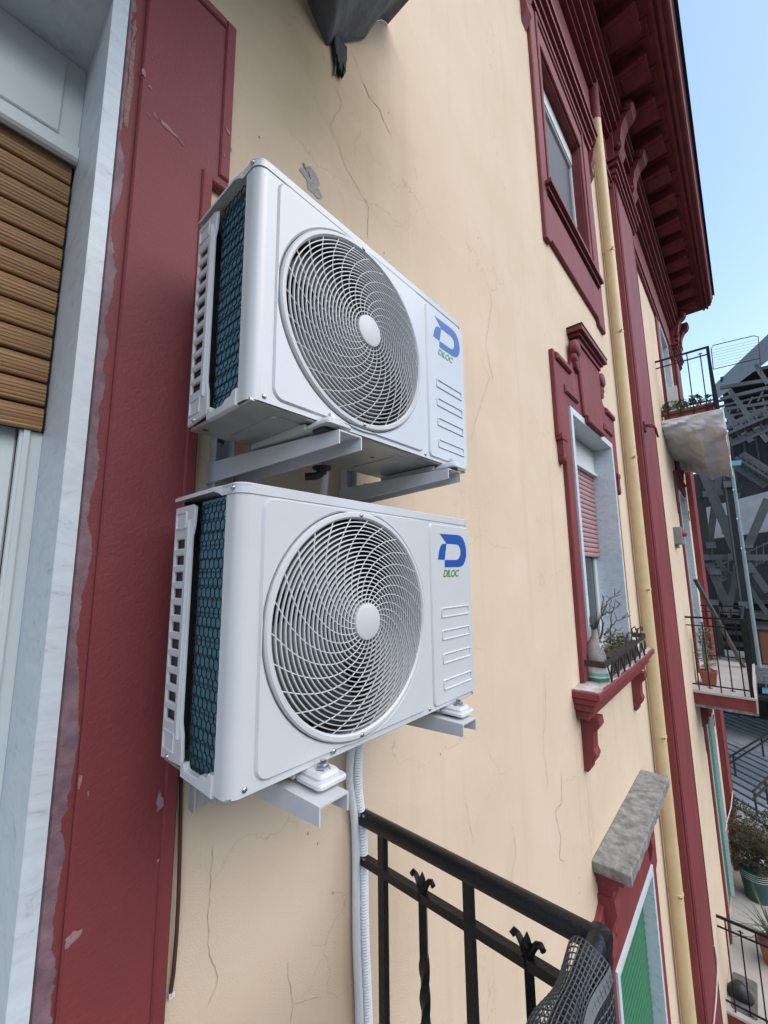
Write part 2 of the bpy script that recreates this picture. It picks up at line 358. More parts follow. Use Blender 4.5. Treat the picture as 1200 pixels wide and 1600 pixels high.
# --- cracks and patches in the render: ribbons a hair proud of it
def ribbon(name, pts, w, material, y=-0.0012, rng=random.Random(11)):
    fine = []
    for a, b in zip(pts, pts[1:]):
        nn = max(3, int(math.hypot(b[0]-a[0], b[1]-a[1])/(w*5)))
        off = 0.0
        for k in range(nn):
            t = k/nn; off = off*0.75+rng.gauss(0, w*0.9); fine.append((a[0]+(b[0]-a[0])*t+off*math.sin(math.pi*min(1, t+0.15)), a[1]+(b[1]-a[1])*t+rng.gauss(0, w*0.7)))
    fine.append(pts[-1]); mb = MB(); n = len(fine)
    for i, (x, z) in enumerate(fine):
        q0, q1 = fine[max(0, i-1)], fine[min(n-1, i+1)]; d = Vector((q1[0]-q0[0], q1[1]-q0[1]))
        d = d.normalized() if d.length > 1e-9 else Vector((0, 1)); e = Vector((-d.y, d.x))*(w*rng.uniform(0.08, 0.5)*(1 if 0 < i < n-1 else 0.1))
        mb.v += [(x+e.x, y, z+e.y), (x-e.x, y, z-e.y)]
        if i: mb.f.append((2*i-2, 2*i-1, 2*i+1, 2*i))
    return mb.build(name, material, B)
def wpx(*pts): return [(P(a, b, 'y', 0).x, P(a, b, 'y', 0).z) for a, b in pts]
M_CRACK = mat('crack_tan', (0.40, 0.31, 0.21), 0.95)  # dark tan of the cracks and pock marks
M_STAIN = mat('run_stain', (0.56, 0.455, 0.345), 0.9, var=0.08, vscale=20)
ribbon('crack', wpx((521, 132), (526, 140), (533, 158), (528, 174), (517, 195), (524, 215), (531, 235), (540, 262), (562, 300), (574, 320), (574, 372)), 0.0034, M_CRACK)
ribbon('crack', wpx((548, 80), (566, 128), (577, 152), (592, 170), (598, 186), (612, 214)), 0.0048, mat('rust_crack', (0.25, 0.15, 0.10), 0.95))
ribbon('crack', wpx((876, 1200), (878, 1253), (868, 1266), (876, 1307), (874, 1342), (884, 1346)), 0.006, M_CRACK)
ribbon('crack', wpx((878, 1225), (876, 1258), (868, 1268)), 0.004, M_CRACK)
ribbon('crack', wpx((330, 1325), (327, 1410), (325, 1475), (340, 1525), (322, 1575)), 0.0022, M_CRACK)
ribbon('crack', wpx((450, 1500), (457, 1570), (452, 1600)), 0.0022, M_CRACK)
ribbon('crack', wpx((457, 1570), (480, 1562), (500, 1558)), 0.0018, M_CRACK)
ribbon('crack', wpx((752, 415), (768, 470), (758, 540), (772, 600)), 0.0035, M_CRACK)
ribbon('crack', wpx((735, 690), (748, 640), (765, 590), (750, 560)), 0.003, M_CRACK)
ribbon('crack', wpx((800, 1290), (806, 1330), (798, 1372), (812, 1420)), 0.003, M_CRACK)
ribbon('crack', wpx((728, 1250), (733, 1290), (742, 1320)), 0.0026, M_CRACK)
ribbon('crack', wpx((850, 1050), (853, 1110), (848, 1160), (856, 1230)), 0.0035, M_CRACK)
for k, (a, b, c_, w) in enumerate(((2.80, -1.02, -1.75, 0.016), (2.86, -1.02, -1.50, 0.010), (4.40, -1.02, -1.45, 0.012), (2.80, 2.98, 2.35, 0.014), (2.95, 3.02, 2.62, 0.010), (4.30, 2.96, 2.5, 0.012), (4.52, 2.95, 2.2, 0.010), (3.2, -0.66, -1.2, 0.010), (3.9, -0.66, -1.1, 0.012))):
    ribbon('run_stain', [(a, b), (a+0.01, (b*2+c_)/3), (a-0.005, (b+2*c_)/3), (a+0.004, c_)], w, M_STAIN, y=-0.0007)
def blot(name, c, rx, rz, material, y=-0.0016, n=22, seed=1, parent=None, rot=0.0):
    """an irregular flat patch (repair mortar, chipped paint) in the wall's plane"""
    rg = random.Random(seed); pts = []
    ph = [rg.uniform(0, 6.28) for _ in range(4)]
    for i in range(n):
        t = 2*math.pi*i/n; k = 1+0.22*math.sin(2*t+ph[0])+0.16*math.sin(3*t+ph[1])+0.14*math.sin(5*t+ph[2])+rg.uniform(-.1, .1)
        a, b = rx*k*math.cos(t), rz*k*math.sin(t); pts.append((c[0]+a*math.cos(rot)-b*math.sin(rot), c[1]+a*math.sin(rot)+b*math.cos(rot)))
    return MB().prism(pts, y+0.0014, y, back=False).build(name, material, parent or B)
M_MORTAR = mat('repair_mortar', (0.30, 0.285, 0.265), 0.95, var=0.3, vscale=60, bump=0.9, bscale=90)
c = P(487, 283, 'y', 0); blot('mortar_patch', (c.x, c.z), 0.045, 0.04, M_MORTAR, seed=5)
for (a, b), rx, rz in (((476, 262), 0.004, 0.016), ((483, 274), 0.003, 0.014)):
    c = P(a, b, 'y', 0); blot('anchor_hole', (c.x, c.z), rx, rz, M_DARK, y=-0.0026, seed=8, n=10, rot=0.5)
for k, (a, b) in enumerate(((607, 176), (405, 214), (688, 1178), (496, 1318), (481, 1302), (520, 1395), (600, 395), (747, 372), (640, 300), (850, 1475), (905, 1395), (905, 1372))):
    c = P(a, b, 'y', 0); blot('pock_mark', (c.x, c.z), 0.0028, 0.004, M_CRACK, seed=20+k, n=9)

# --- architraves of dark red render
def stripx(mb, x0, x1, z0, z1, y, cham=0.004, back=0.0): mb.prism([(x0, z0), (x1, z0), (x1, z1), (x0, z1)], back, y, cham=cham, back=False)
# near door surround
mb = MB(); mb.prism([(-0.131, -1.4), (0.084, -1.4), (0.084, 1.345), (0.128, 1.345), (0.128, 1.885), (-2.0, 1.885), (-2.0, 1.684), (-0.131, 1.684)], 0.0, -0.014, cham=0.003, back=False)
mb.build('architrave', M_PEEL, B)
mb = MB(); mb.prism([(-0.098, -1.4), (0.081, -1.4), (0.081, 1.348), (0.125, 1.348), (0.125, 1.882), (-2.0, 1.882), (-2.0, 1.722), (-0.098, 1.722)], -0.014, -0.026, cham=0.004, back=False)
mb.build('raised_band', M_PEEL, B)
mb = MB(); stripx(mb, 0.052, 0.079, -1.4, 1.36, -0.0325, 0.004, -0.026); stripx(mb, 0.094, 0.123, 1.375, 1.88, -0.0325, 0.004, -0.026)
stripx(mb, -2.0, 0.0935, 1.851, 1.88, -0.0325, 0.004, -0.026)
mb.build('outer_fillet', M_RED, B, label='narrow raised fillet along the outer edge of the door surround')
M_CHIP = mat('bare_plaster_chip', srgb(150, 118, 116), 0.95, var=0.15, vscale=80, bump=0.6, bscale=160)
M_CHIPB = mat('bare_brown_plaster', (0.27, 0.16, 0.125), 0.95, var=0.3, vscale=60, bump=0.9, bscale=110)
for k, (a, b, rx, rz, ro, yy) in enumerate(((263, 200, 0.0055, 0.021, -1.15, -0.0275), (284, 223, 0.0018, 0.009, -1.0, -0.0275), (232, 180, 0.0012, 0.005, -0.8, -0.0275), (243, 181, 0.002, 0.008, -0.7, -0.0275),
        (225, 113, 0.004, 0.011, 0.0, -0.0275), (235, 136, 0.003, 0.004, 0.3, -0.0275), (238, 90, 0.0015, 0.002, 0.0, -0.0275),
        (356, 204, 0.0035, 0.012, -0.6, -0.034), (361, 232, 0.002, 0.007, -0.3, -0.034), (351, 243, 0.0015, 0.006, -0.3, -0.034),
        (250, 1253, 0.0065, 0.016, 0.1, -0.034), (247, 1345, 0.002, 0.003, 0, -0.034), (113, 1467, 0.010, 0.011, 0.4, -0.0275), (138, 1240, 0.0015, 0.004, 0, -0.0275), (125, 1221, 0.003, 0.010, 0, -0.0275))):
    c = P(a, b, 'y', yy); blot('paint_chip', (c.x, c.z), rx, rz, M_CHIP, y=yy, seed=40+k, rot=-ro, n=16)
c = P(209, 165, 'y', -0.016); blot('plaster_loss', (-0.1165, 1.45), 0.0065, 0.105, M_CHIPB, y=-0.0156, seed=77, n=34)
blot('plaster_loss', (-0.1185, 1.60), 0.0045, 0.03, M_CHIPB, y=-0.0156, seed=78, n=20)

# upright windows: one surround design used up and down the facade
def surround(cx, z0, z_open, tall=True):
    """dark red architrave with eared shoulders, keystone panel, scrolls and a small cap"""
    w = 0.88; wi = 0.66; zt = z_open+0.43
    mb = MB(); out = [(cx-w+0.08, z0), (cx-wi, z0), (cx-wi, z_open+0.055), (cx+wi, z_open+0.055), (cx+wi, z0), (cx+w-0.08, z0), (cx+w-0.08, z_open-0.28), (cx+w+0.05, z_open-0.25),
           (cx+w+0.05, zt), (cx+0.52, zt), (cx+0.47, zt+0.06), (cx+0.43, zt+0.20), (cx+0.38, zt+0.30), (cx-0.38, zt+0.30), (cx-0.43, zt+0.20), (cx-0.47, zt+0.06), (cx-0.52, zt),
           (cx-w-0.05, zt), (cx-w-0.05, z_open-0.25), (cx-w+0.08, z_open-0.28)]
    mb.prism(out, 0.0, -0.035, cham=0.006, back=False)
    a = mb.build('architrave', M_RED, B)
    mb = MB()
    mb.prism([(cx-0.30, z_open+0.075), (cx+0.30, z_open+0.075), (cx+0.36, zt+0.29), (cx-0.36, zt+0.29)], -0.035, -0.062, cham=0.010, back=False)
    mb.prism([(cx-0.26, z_open+0.02), (cx+0.26, z_open+0.02), (cx+0.275, z_open+0.078), (cx-0.275, z_open+0.078)], -0.035, -0.082, cham=0.008, back=False)
    mb.build('keystone_panel', M_RED, a)
    mb = MB()                                                    # cap: stepped moulding with a dark lead top
    for k, (e, y, h0, h1) in enumerate(((0.36, -0.075, 0.29, 0.335), (0.385, -0.095, 0.335, 0.365), (0.42, -0.125, 0.365, 0.41))):
        mb.prism([(cx-e, 0.0), (cx+e, 0.0), (cx+e, y), (cx-e, y)], zt+h0, zt+h1, mapf=XY, cham=0.004)
    mb.build('cap_moulding', M_RED, a)
    MB().box((cx-0.425, -0.13, zt+0.411), (cx+0.425, 0.0, zt+0.419)).build('cap_flashing', mat('lead_flashing', (0.02, 0.02, 0.022), 0.7), a)
    for sx in (-1, 1):
        mb = MB()                                                # recessed-looking rebated bars and scrolls, left and right
        mb.prism([(cx+sx*0.42, z_open+0.14), (cx+sx*0.74, z_open+0.14), (cx+sx*0.74, z_open+0.205), (cx+sx*0.42, z_open+0.205)], -0.035, -0.056, cham=0.012, back=False)
        mb.prism([(cx+sx*0.56, zt-0.075), (cx+sx*0.90, zt-0.075), (cx+sx*0.90, zt-0.02), (cx+sx*0.56, zt-0.02)], -0.035, -0.060, cham=0.012, back=False)
        mb.build('relief_bar', M_RED, a)
        mb = MB()
        sc = [(cx+sx*(0.395+0.085*math.cos(t)*(1-0.05*t)), zt+0.20+0.085*math.sin(t)*(1-0.05*t)) for t in [i*0.52 for i in range(12)]]
        mb.prism(circle(cx+sx*0.405, zt+0.21, 0.075, 18), -0.035, -0.085, cham=0.014, back=False)
        mb.prism(circle(cx+sx*0.425, zt+0.12, 0.045, 14), -0.035, -0.07, cham=0.012, back=False)
        mb.prism([(cx+sx*0.36, zt+0.0), (cx+sx*0.44, zt+0.03), (cx+sx*0.46, zt+0.15), (cx+sx*0.36, zt+0.17)], -0.035, -0.066, cham=0.01, back=False)
        mb.build('scroll', M_RED, a, smooth=50)
        mb = MB()                                                # small drop under each ear
        mb.box((cx+sx*(w-0.08), -0.05, z_open-0.28), (cx+sx*(w+0.04), 0, z_open-0.235)); mb.box((cx+sx*(w-0.055), -0.045, z_open-0.40), (cx+sx*(w+0.02), 0, z_open-0.28))
        mb.prism(circle(cx+sx*(w-0.02), z_open-0.42, 0.04, 14), 0.0, -0.05, cham=0.01, back=False)
        mb.build('ear_drop', M_RED, a)
    return a
def marble_frame(x0, x1, z0, z1, depth=0.2, sill=True, w=0.055):
    f = MB().box((x0-w, -0.045, z0), (x0, depth, z1)).build('marble_jamb', M_MARBLE, B)
    MB().box((x1, -0.045, z0), (x1+w, depth, z1)).build('marble_jamb', M_MARBLE, B)
    MB().box((x0-w, -0.045, z1), (x1+w, depth, z1+w)).build('marble_lintel', M_MARBLE, B)
def slat_stack(name, x0, x1, y, z0, z1, n, material, ridges=0, bulge=0.006, label=None):
    h = (z1-z0)/n; prof = []; k = 18 if ridges else 10
    for i in range(k+1):
        t = i/k; prof.append((-bulge*math.sin(math.pi*t)**0.6-(0.0016 if ridges and i % 3 else 0), 0.0015+(h-0.006)*t))
    prof += [(0.006, h-0.0045), (0.006, 0.0015)]
    pr = None; root = MB().box((x0-0.01, y+0.008, z0), (x1+0.01, y+0.012, z1)).build(name, mat('shutter_gap', (0.02, 0.016, 0.012), 0.8), B, label=label)
    for i in range(n):
        if pr is None:
            mb = MB(); vs = [(x0, y+a, b) for a, b in prof]+[(x1, y+a, b) for a, b in prof]; q = len(prof)
            mb.add(vs, [(j, (j+1) % q, q+(j+1) % q, q+j) for j in range(q)]+[tuple(range(q)), tuple(range(2*q-1, q-1, -1))])
            pr = mb.build('slat', material, root, smooth=25); pr.location = (0, 0, z0)
        else: share(pr, root, (0, 0, z0+i*h))
    return root
def sash(x0, x1, z0, z1, y, w=0.075, split=True):
    mb = MB(); mb.prism([(x0, z0), (x1, z0), (x1, z1), (x0, z1)], y+0.05, y, holes=[[(x0+w, z0+w), (x1-w, z0+w), (x1-w, z1-w), (x0+w, z1-w)]], cham=0.006)
    f = mb.build('window_frame', M_PVC, B)
    xm = (x0+x1)/2
    if split: MB().box((xm-w*0.6, y-0.004, z0+w), (xm+w*0.6, y+0.046, z1-w)).build('mullion', M_PVC, f)
    for a, b in (((x0+w, xm-w*0.6), (xm+w*0.6, x1-w)) if split else ((x0+w, x1-w),)):
        MB().box((a, y+0.02, z0+w), (b, y+0.026, z1-w)).build('pane', M_GLASS, f)
    return f

# --- window at camera height
M_PINK = mat('pink_shutter', (0.40, 0.225, 0.225), 0.5, var=0.08, vscale=30)
surround(3.625, -0.44, 1.57)
marble_frame(3.03, 4.27, -0.45, 1.57, 0.2)
MB().prism([(3.03, 1.30), (4.27, 1.30), (4.27, 1.565), (3.03, 1.565)], 0.2, 0.13, cham=0.006).build('shutter_cassette', M_PVC, B)
MB().prism([(3.10, 1.325), (4.20, 1.325), (4.20, 1.54), (3.10, 1.54)], 0.13, 0.122, cham=0.004).build('cassette_panel', M_PVC, B)
MB().box((3.03, 0.108, 1.292), (4.27, 0.2, 1.318)).build('cassette_rail', M_PVC, B)
slat_stack('roller_shutter', 3.04, 4.26, 0.155, 0.46, 1.292, 18, M_PINK, label='dusty pink roller shutter lowered over the upper half of the window')
sash(3.03, 4.27, -0.45, 1.30, 0.185)
def sill(cx, half, z, depth, h=0.19, name='window_sill', m=M_RED):
    mb = MB(); st = [(0.0, depth, 0.0, 0.045), (0.015, depth-0.03, 0.045, 0.085), (0.03, depth-0.05, 0.085, 0.13), (0.05, depth-0.09, 0.13, h)]
    for e, d, a, b in st: mb.prism([(cx-half+e, 0.0), (cx+half-e, 0.0), (cx+half-e, -d), (cx-half+e, -d)], z-b, z-a-0.0006, mapf=XY, cham=0.008)
    return mb.build(name, m, B)
s_ = sill(3.66, 1.02, -0.452, 0.17)
mb = MB(); rg = random.Random(2)                                 # worn concrete top, with a broken edge
pts = [(2.645+0.006*rg.uniform(-1, 1), 0.0)]+[(2.65+2.02*i/40, -0.158+0.010*rg.uniform(-1, 1)) for i in range(41)]+[(4.675, 0.0)]
mb.prism(pts, -0.4525, -0.4462, mapf=XY, back=False); mb.build('worn_top', mat('worn_sill', (0.20, 0.18, 0.165), 0.9, col2=(0.52, 0.50, 0.47), vscale=7, bump=0.7, bscale=60), s_)
def console(x, z0, z1, w=0.115):
    """scrolled bracket under a sill"""
    prof = [(0, z1), (-0.115, z1), (-0.12, z1-0.05), (-0.10, z1-0.08), (-0.075, z1-0.10), (-0.07, z1-0.20), (-0.085, z1-0.24), (-0.07, z1-0.28), (-0.045, z1-0.30), (-0.04, z0+0.02), (-0.02, z0), (0, z0+0.01)]
    return MB().prism(prof, x-w/2, x+w/2, mapf=YZ, cham=0.006).build('sill_bracket', M_RED, B)
console(2.83, -1.0, -0.643); console(4.42, -1.0, -0.643)

# --- window above, under the eaves
mb = MB(); mb.prism([(2.77, 3.0), (2.86, 3.0), (2.90, 3.045), (4.31, 3.045), (4.36, 2.985), (4.60, 2.985), (4.60, 5.9), (2.77, 5.9)], 0.0, -0.035, holes=[[(3.0, 3.58), (4.24, 3.58), (4.24, 5.16), (3.0, 5.16)]], cham=0.008, back=False)
arch_t = mb.build('architrave', M_RED, B)
mb = MB(); stripx(mb, 2.90, 2.94, 3.56, 5.4, -0.05, 0.006, -0.035); stripx(mb, 4.30, 4.34, 3.56, 5.4, -0.05, 0.006, -0.035); stripx(mb, 2.9405, 4.2995, 5.36, 5.4, -0.05, 0.006, -0.035)
mb.build('inner_fillet', M_RED, arch_t)
for k, (zz, e, d) in enumerate(((5.42, 0.0, 0.06), (5.50, 0.03, 0.085), (5.57, 0.06, 0.12), (5.64, 0.08, 0.14))):
    MB().prism([(2.74-e, 0.0), (4.63+e, 0.0), (4.63+e, -d), (2.74-e, -d)], zz, zz+0.066, mapf=XY, cham=0.010).build('head_moulding', M_RED, arch_t)
for x in (2.70, 4.66): MB().prism([(0, 5.42), (-0.10, 5.42), (-0.08, 5.30), (-0.05, 5.22), (-0.06, 5.12), (0, 5.02)], x-0.05, x+0.05, mapf=YZ, cham=0.006).build('side_bracket', M_RED, arch_t)
s_ = sill(3.66, 0.83, 3.575, 0.085, 0.16); MB().box((2.86, -0.075, 3.5762), (4.46, 0.0, 3.583)).build('marble_slip', M_MARBLE, s_)
MB().box((2.985, 0.10, 3.56), (4.245, 0.13, 5.17)).build('roller_blind', mat('grey_roller_blind', (0.055, 0.062, 0.075), 0.6, var=0.06, vscale=4), B)
mb = MB(); mb.prism([(3.0, 3.58), (4.24, 3.58), (4.24, 5.16), (3.0, 5.16)], 0.102, 0.075, holes=[[(3.035, 3.60), (4.20, 3.60), (4.20, 4.93), (3.035, 4.93)]], cham=0.004)
mb.build('window_frame', M_PVC, B)
MB().box((3.02, 0.065, 4.955), (4.22, 0.0745, 5.13)).build('blind_cassette', M_PVC, B)
MB().box((2.98, -0.01, 5.14), (4.26, 0.075, 5.19)).build('reveal_lining', M_RED, B)
for a, b in ((2.96, 3.02), (4.222, 4.27)): MB().box((a, -0.01, 3.585), (b, 0.0745, 5.139)).build('reveal_lining', M_RED, B)

# --- window below with its stone canopy and green shutter
surround_low = MB().prism([(2.80, -4.7), (2.975, -4.7), (2.975, -2.27), (4.31, -2.27), (4.31, -4.7), (4.48, -4.7), (4.48, -2.40), (4.56, -2.37), (4.56, -1.86), (4.3, -1.78), (4.2, -1.62), (3.0, -1.62), (2.92, -1.78), (2.72, -1.86), (2.72, -2.37), (2.80, -2.40)], 0.0, -0.035, cham=0.006, back=False).build('architrave', M_RED, B)
for e, d, a, b in ((0.03, 0.17, 1.60, 1.64), (0.06, 0.13, 1.64, 1.70), (0.08, 0.09, 1.70, 1.76)):
    MB().prism([(2.78+e, 0.0), (4.40-e, 0.0), (4.40-e, -d), (2.78+e, -d)], -b, -a-0.001, mapf=XY, cham=0.006).build('canopy_moulding', M_RED, B)
mb = MB(); rg = random.Random(5); pts = [(2.78, 0.0)]+[(2.78+rg.uniform(-.004, .004), -0.226*i/8) for i in range(1, 9)]+[(2.78+1.63*i/30, -0.226+rg.uniform(-.005, .005)) for i in range(1, 31)]+[(4.41, 0.0)]
mb.prism(pts, -1.598, -1.532, mapf=XY, cham=0.006); mb.build('stone_canopy', M_CONC, B, label='weathered grey stone canopy slab over the window')
for x in (2.90, 4.30):
    MB().prism([(0, -1.76), (-0.10, -1.76), (-0.11, -1.84), (-0.08, -1.92), (-0.055, -2.0), (-0.07, -2.1), (-0.05, -2.2), (0, -2.28)], x-0.06, x+0.06, mapf=YZ, cham=0.006).build('canopy_bracket', M_RED, B)
    for dz in (0, 0.10, 0.20): MB().prism(circle(x+0.12*(1 if x < 3.5 else -1), -1.86-dz, 0.035-dz*0.06, 10), -0.035, -0.055, cham=0.008, back=False).build('relief_drop', M_RED, B)
marble_frame(3.04, 4.25, -4.6, -2.33, 0.18)
M_GSHUT = mat('green_shutter', (0.035, 0.155, 0.075), 0.5, var=0.1, vscale=20)
slat_stack('roller_shutter', 3.05, 4.24, 0.055, -4.55, -2.33, 40, M_GSHUT, label='green slatted shutter closed under the stone canopy')

# --- downpipe
dp = MB(); zz = [6.24, 4.3, 3.19, 1.62, 0.12, -1.40, -2.87, -4.6, -6.5, -8.5, Z_GR]; dp.tube([(5.06, -0.075, z) for z in zz], 0.062, 20)
dpo = dp.build('downpipe', M_PIPE, B, smooth=40, label='cream painted rain downpipe')
MB().tube([(5.06, -0.075, 6.2395), (5.06, -0.08, 6.8), (5.06, -0.12, 7.1), (5.06, -0.3, 7.42)], 0.0635, 20).build('pipe_top', M_RED, dpo, smooth=40, label='top length of the downpipe painted dark red')
cl = None
for z in zz[1:-1]:
    if cl is None:
        cl = MB().lathe([(0.0625, -0.012), (0.066, -0.012), (0.066, 0.012), (0.0625, 0.012)], 20); cl.box((-0.010, -0.085, -0.008), (0.010, -0.064, 0.008)); cl.tube([(0, -0.085, 0), (0, -0.07, 0)], 0.012, 8)
        cl = cl.build('pipe_clip', M_PIPE, dpo, smooth=40); cl.location = (5.06, -0.075, z); cl.rotation_euler = (0, 0, math.radians(-52))
        cl2 = MB().tube([(0, -0.092, 0), (0, -0.084, 0)], 0.006, 8).build('clip_bolt', mat('rusty_bolt', (0.16, 0.09, 0.05), 0.8), dpo); cl2.location = (5.06, -0.075, z); cl2.rotation_euler = (0, 0, math.radians(-52))
    else: share(cl, dpo, (5.06, -0.075, z), (0, 0, math.radians(-52))); share(cl2, dpo, (5.06, -0.075, z), (0, 0, math.radians(-52)))

# --- pilasters
def pilaster(x0, x1):
    p = MB(); p.prism([(x0, 0.0), (x0, -0.082), (x0+0.05, -0.082), (x0+0.05, -0.1), (x0+0.085, -0.1), (x0+0.085, -0.094), (x0+0.14, -0.094), (x0+0.14, -0.1), (x1-0.14, -0.1), (x1-0.14, -0.094), (x1-0.085, -0.094), (x1-0.085, -0.1), (x1-0.05, -0.1), (x1-0.05, -0.082), (x1, -0.082), (x1, 0.0)], Z_GR, 6.03, mapf=XY)
    p = p.build('pilaster', M_RED, B)
    mb = MB()
    for e, d, a, b in ((0.02, 0.125, 5.98, 6.03), (0.05, 0.15, 6.03, 6.09), (0.03, 0.13, 6.09, 6.14), (0.07, 0.175, 6.14, 6.21), (0.10, 0.205, 6.21, 6.27)):
        mb.prism([(x0-e, 0), (x1+e, 0), (x1+e, -d), (x0-e, -d)], a, b-0.001, mapf=XY, cham=0.012)
    mb.prism([(x0+0.02, 0), (x1-0.02, 0), (x1-0.02, -0.13), (x0+0.02, -0.13)], 6.27, 6.99, mapf=XY)
    mb.build('capital', M_RED, p)
    for x in (x0+0.22, x1-0.22):                                  # scrolled consoles carrying the eaves
        mb = MB(); pr = [(-0.13, 7.2), (-0.40, 7.2), (-0.43, 7.12), (-0.39, 7.03), (-0.31, 6.96), (-0.25, 6.84), (-0.22, 6.66), (-0.235, 6.54), (-0.19, 6.44), (-0.13, 6.42)]
        mb.prism(pr, x-0.13, x+0.13, mapf=YZ, cham=0.014)
        for (cy, cz, rr_) in ((-0.345, 7.09, 0.065), (-0.185, 6.54, 0.05)):
            mb.prism(circle(cy, cz, rr_, 16), x-0.13, x-0.16, mapf=YZ, cham=0.012); mb.prism(circle(cy, cz, rr_*0.5, 12), x-0.16, x-0.18, mapf=YZ, cham=0.012)
        mb.build('console_scroll', M_RED, p)
    return p
pilaster(5.83, 7.2); pilaster(12.45, 13.64)

# --- frieze, eaves, modillions
mb = MB()
for d, a, b in ((0.05, 5.86, 5.93), (0.075, 5.93, 5.99), (0.055, 5.99, 6.07), (0.04, 6.07, 6.72), (0.10, 6.72, 6.78), (0.14, 6.78, 6.85), (0.20, 6.85, 6.95), (0.25, 6.95, 7.05), (0.28, 7.05, 7.2)):
    mb.prism([(-4, 0), (X_END-0.002, 0), (X_END-0.002, -d), (-4, -d)], a, b-0.001, mapf=XY, cham=0.010)
mb.build('frieze', M_RED, B)
EV = [(0.0, 7.42), (-0.78, 7.42), (-0.78, 7.36), (-0.82, 7.36), (-0.82, 7.42), (-0.86, 7.42), (-0.86, 7.36), (-0.90, 7.38), (-0.90, 7.44), (-0.96, 7.44), (-0.96, 7.50), (-0.985, 7.52), (-1.0, 7.60), (-1.02, 7.62), (-1.02, 7.72), (0, 7.95)]
cor = MB().prism(EV, -4.0, 13.30, mapf=YZ).build('cornice', M_RED, B, label='deep dark red eaves cornice')
MB().prism([(-1.005, 7.725), (-1.05, 7.722), (-1.065, 7.67), (-1.06, 7.74), (-0.99, 7.77)], -4.0, 13.33, mapf=YZ).build('gutter', mat('dark_gutter', (0.02, 0.022, 0.03), 0.5), cor)
mo = None
for i in range(25):
    x = -3.3+0.69*i
    if any(abs(x-c_) < 0.62 for c_ in (6.515, 13.05)) and False: continue
    if x > 13.1: break
    if mo is None:
        mb = MB(); mb.prism([(-0.16, -0.28), (0.16, -0.28), (0.16, -0.64), (-0.16, -0.64)], 7.2405, 7.4195, mapf=XY)
        mb.prism([(-0.185, -0.28), (0.185, -0.28), (0.185, -0.665), (-0.185, -0.665)], 7.205, 7.24, mapf=XY, cham=0.01)
        mb.prism([(-0.12, -0.33), (0.12, -0.33), (0.12, -0.60), (-0.12, -0.60)], 7.205, 7.19, mapf=XY, cham=0.012)
        mo = mb.build('modillion', M_RED, cor); mo.location = (x, 0, 0)
    else: share(mo, cor, (x, 0, 0))
pm = None
for i in range(24):
    x = -3.3+0.69*i+0.345
    if x > 13: break
    if pm is None:
        pm = MB().prism([(-0.14, -0.34), (0.14, -0.34), (0.14, -0.74), (-0.14, -0.74)], 7.4195, 7.402, holes=[[(-0.10, -0.38), (0.10, -0.38), (0.10, -0.70), (-0.10, -0.70)]], mapf=XY, cham=0.004).build('soffit_panel_moulding', M_RED, cor); pm.location = (x, 0, 0)
    else: share(pm, cor, (x, 0, 0))
M_BARE = mat('bare_soffit_plaster', (0.42, 0.36, 0.32), 0.95, var=0.2, vscale=30)
def soffit_loss(px, py, ra, rb, seed):
    c = P(px, py, 'z', 7.40); rg = random.Random(seed); pts = [(c.x+ra*math.cos(i*0.449)*rg.uniform(0.7, 1.2), c.y+rb*math.sin(i*0.449)*rg.uniform(0.7, 1.2)) for i in range(14)]
    MB().prism(pts, 7.4, 7.3992, mapf=XY, back=False).build('plaster_loss', M_BARE, cor)
soffit_loss(952, 34, 0.11, 0.11, 1); soffit_loss(994, 122, 0.10, 0.07, 4)
MB().box((-4.2, -0.9, 7.735), (X_END+0.3, 9.3, 8.3)).build('roof', mat('slate_roof', (0.05, 0.05, 0.055), 0.8), B)

# --- the column of balconies at the far end
def balcony(x0, x1, depth, z, h_rail, bars, thick=0.22, label=None, far=True):
    b = MB(); b.prism([(x0, 0.0), (x1, 0.0), (x1, -depth+0.02), (x0, -depth+0.02)], z-thick, z-0.035, mapf=XY, cham=0.006)
    b = b.build('balcony', M_RED, B, label=label)
    MB().prism([(x0-0.025, 0.0), (x1+0.025, 0.0), (x1+0.025, -depth), (x0-0.025, -depth)], z-0.035, z, mapf=XY, cham=0.004).build('slab_top', mat('balcony_tile', (0.42, 0.39, 0.36), 0.6, var=0.1, vscale=3), b)
    yo = -depth+0.05; zt = z+h_rail
    for zz, t in ((zt, 0.032), (zt-0.14, 0.02), (z+0.10, 0.02)):
        MB().bar((x0+0.03, 0, zz), (x0+0.03, yo, zz), t).build('rail', M_IRON, b); MB().bar((x0+0.03, yo, zz), (x1-0.03, yo, zz), t).build('rail', M_IRON, b); far and MB().bar((x1-0.03, 0, zz), (x1-0.03, yo, zz), t).build('rail', M_IRON, b)
    for x in (x0+0.03, x1-0.03): MB().bar((x, yo, z), (x, yo, zt+0.01), 0.05).build('corner_post', M_IRON, b)
    for i in range(bars):
        y = yo*(i+0.6)/(bars+0.2); top = zt if i % 2 == 0 else zt-0.07
        for x in ((x0+0.03, x1-0.03) if far else (x0+0.03,)):
            q = MB().bar((x, y, z+(0.0 if i % 2 == 0 else 0.05)), (x, y, top), 0.018)
            if i % 2: q.bar((x, y-0.035, top-0.02), (x, y+0.035, top-0.02), 0.012); q.bar((x, y-0.035, z+0.06), (x, y+0.035, z+0.06), 0.012)
            q.build('baluster', M_IRON, b)
    n = int((x1-x0)/0.2)
    for i in range(1, n):
        x = x0+(x1-x0)*i/n; MB().bar((x, yo, z), (x, yo, zt-(0.0 if i % 2 else 0.07)), 0.018).build('baluster', M_IRON, b)
    return b
balcony(9.0, 12.2, 0.88, 3.19, 1.24, 4, 0.12, 'upper of the far balconies')
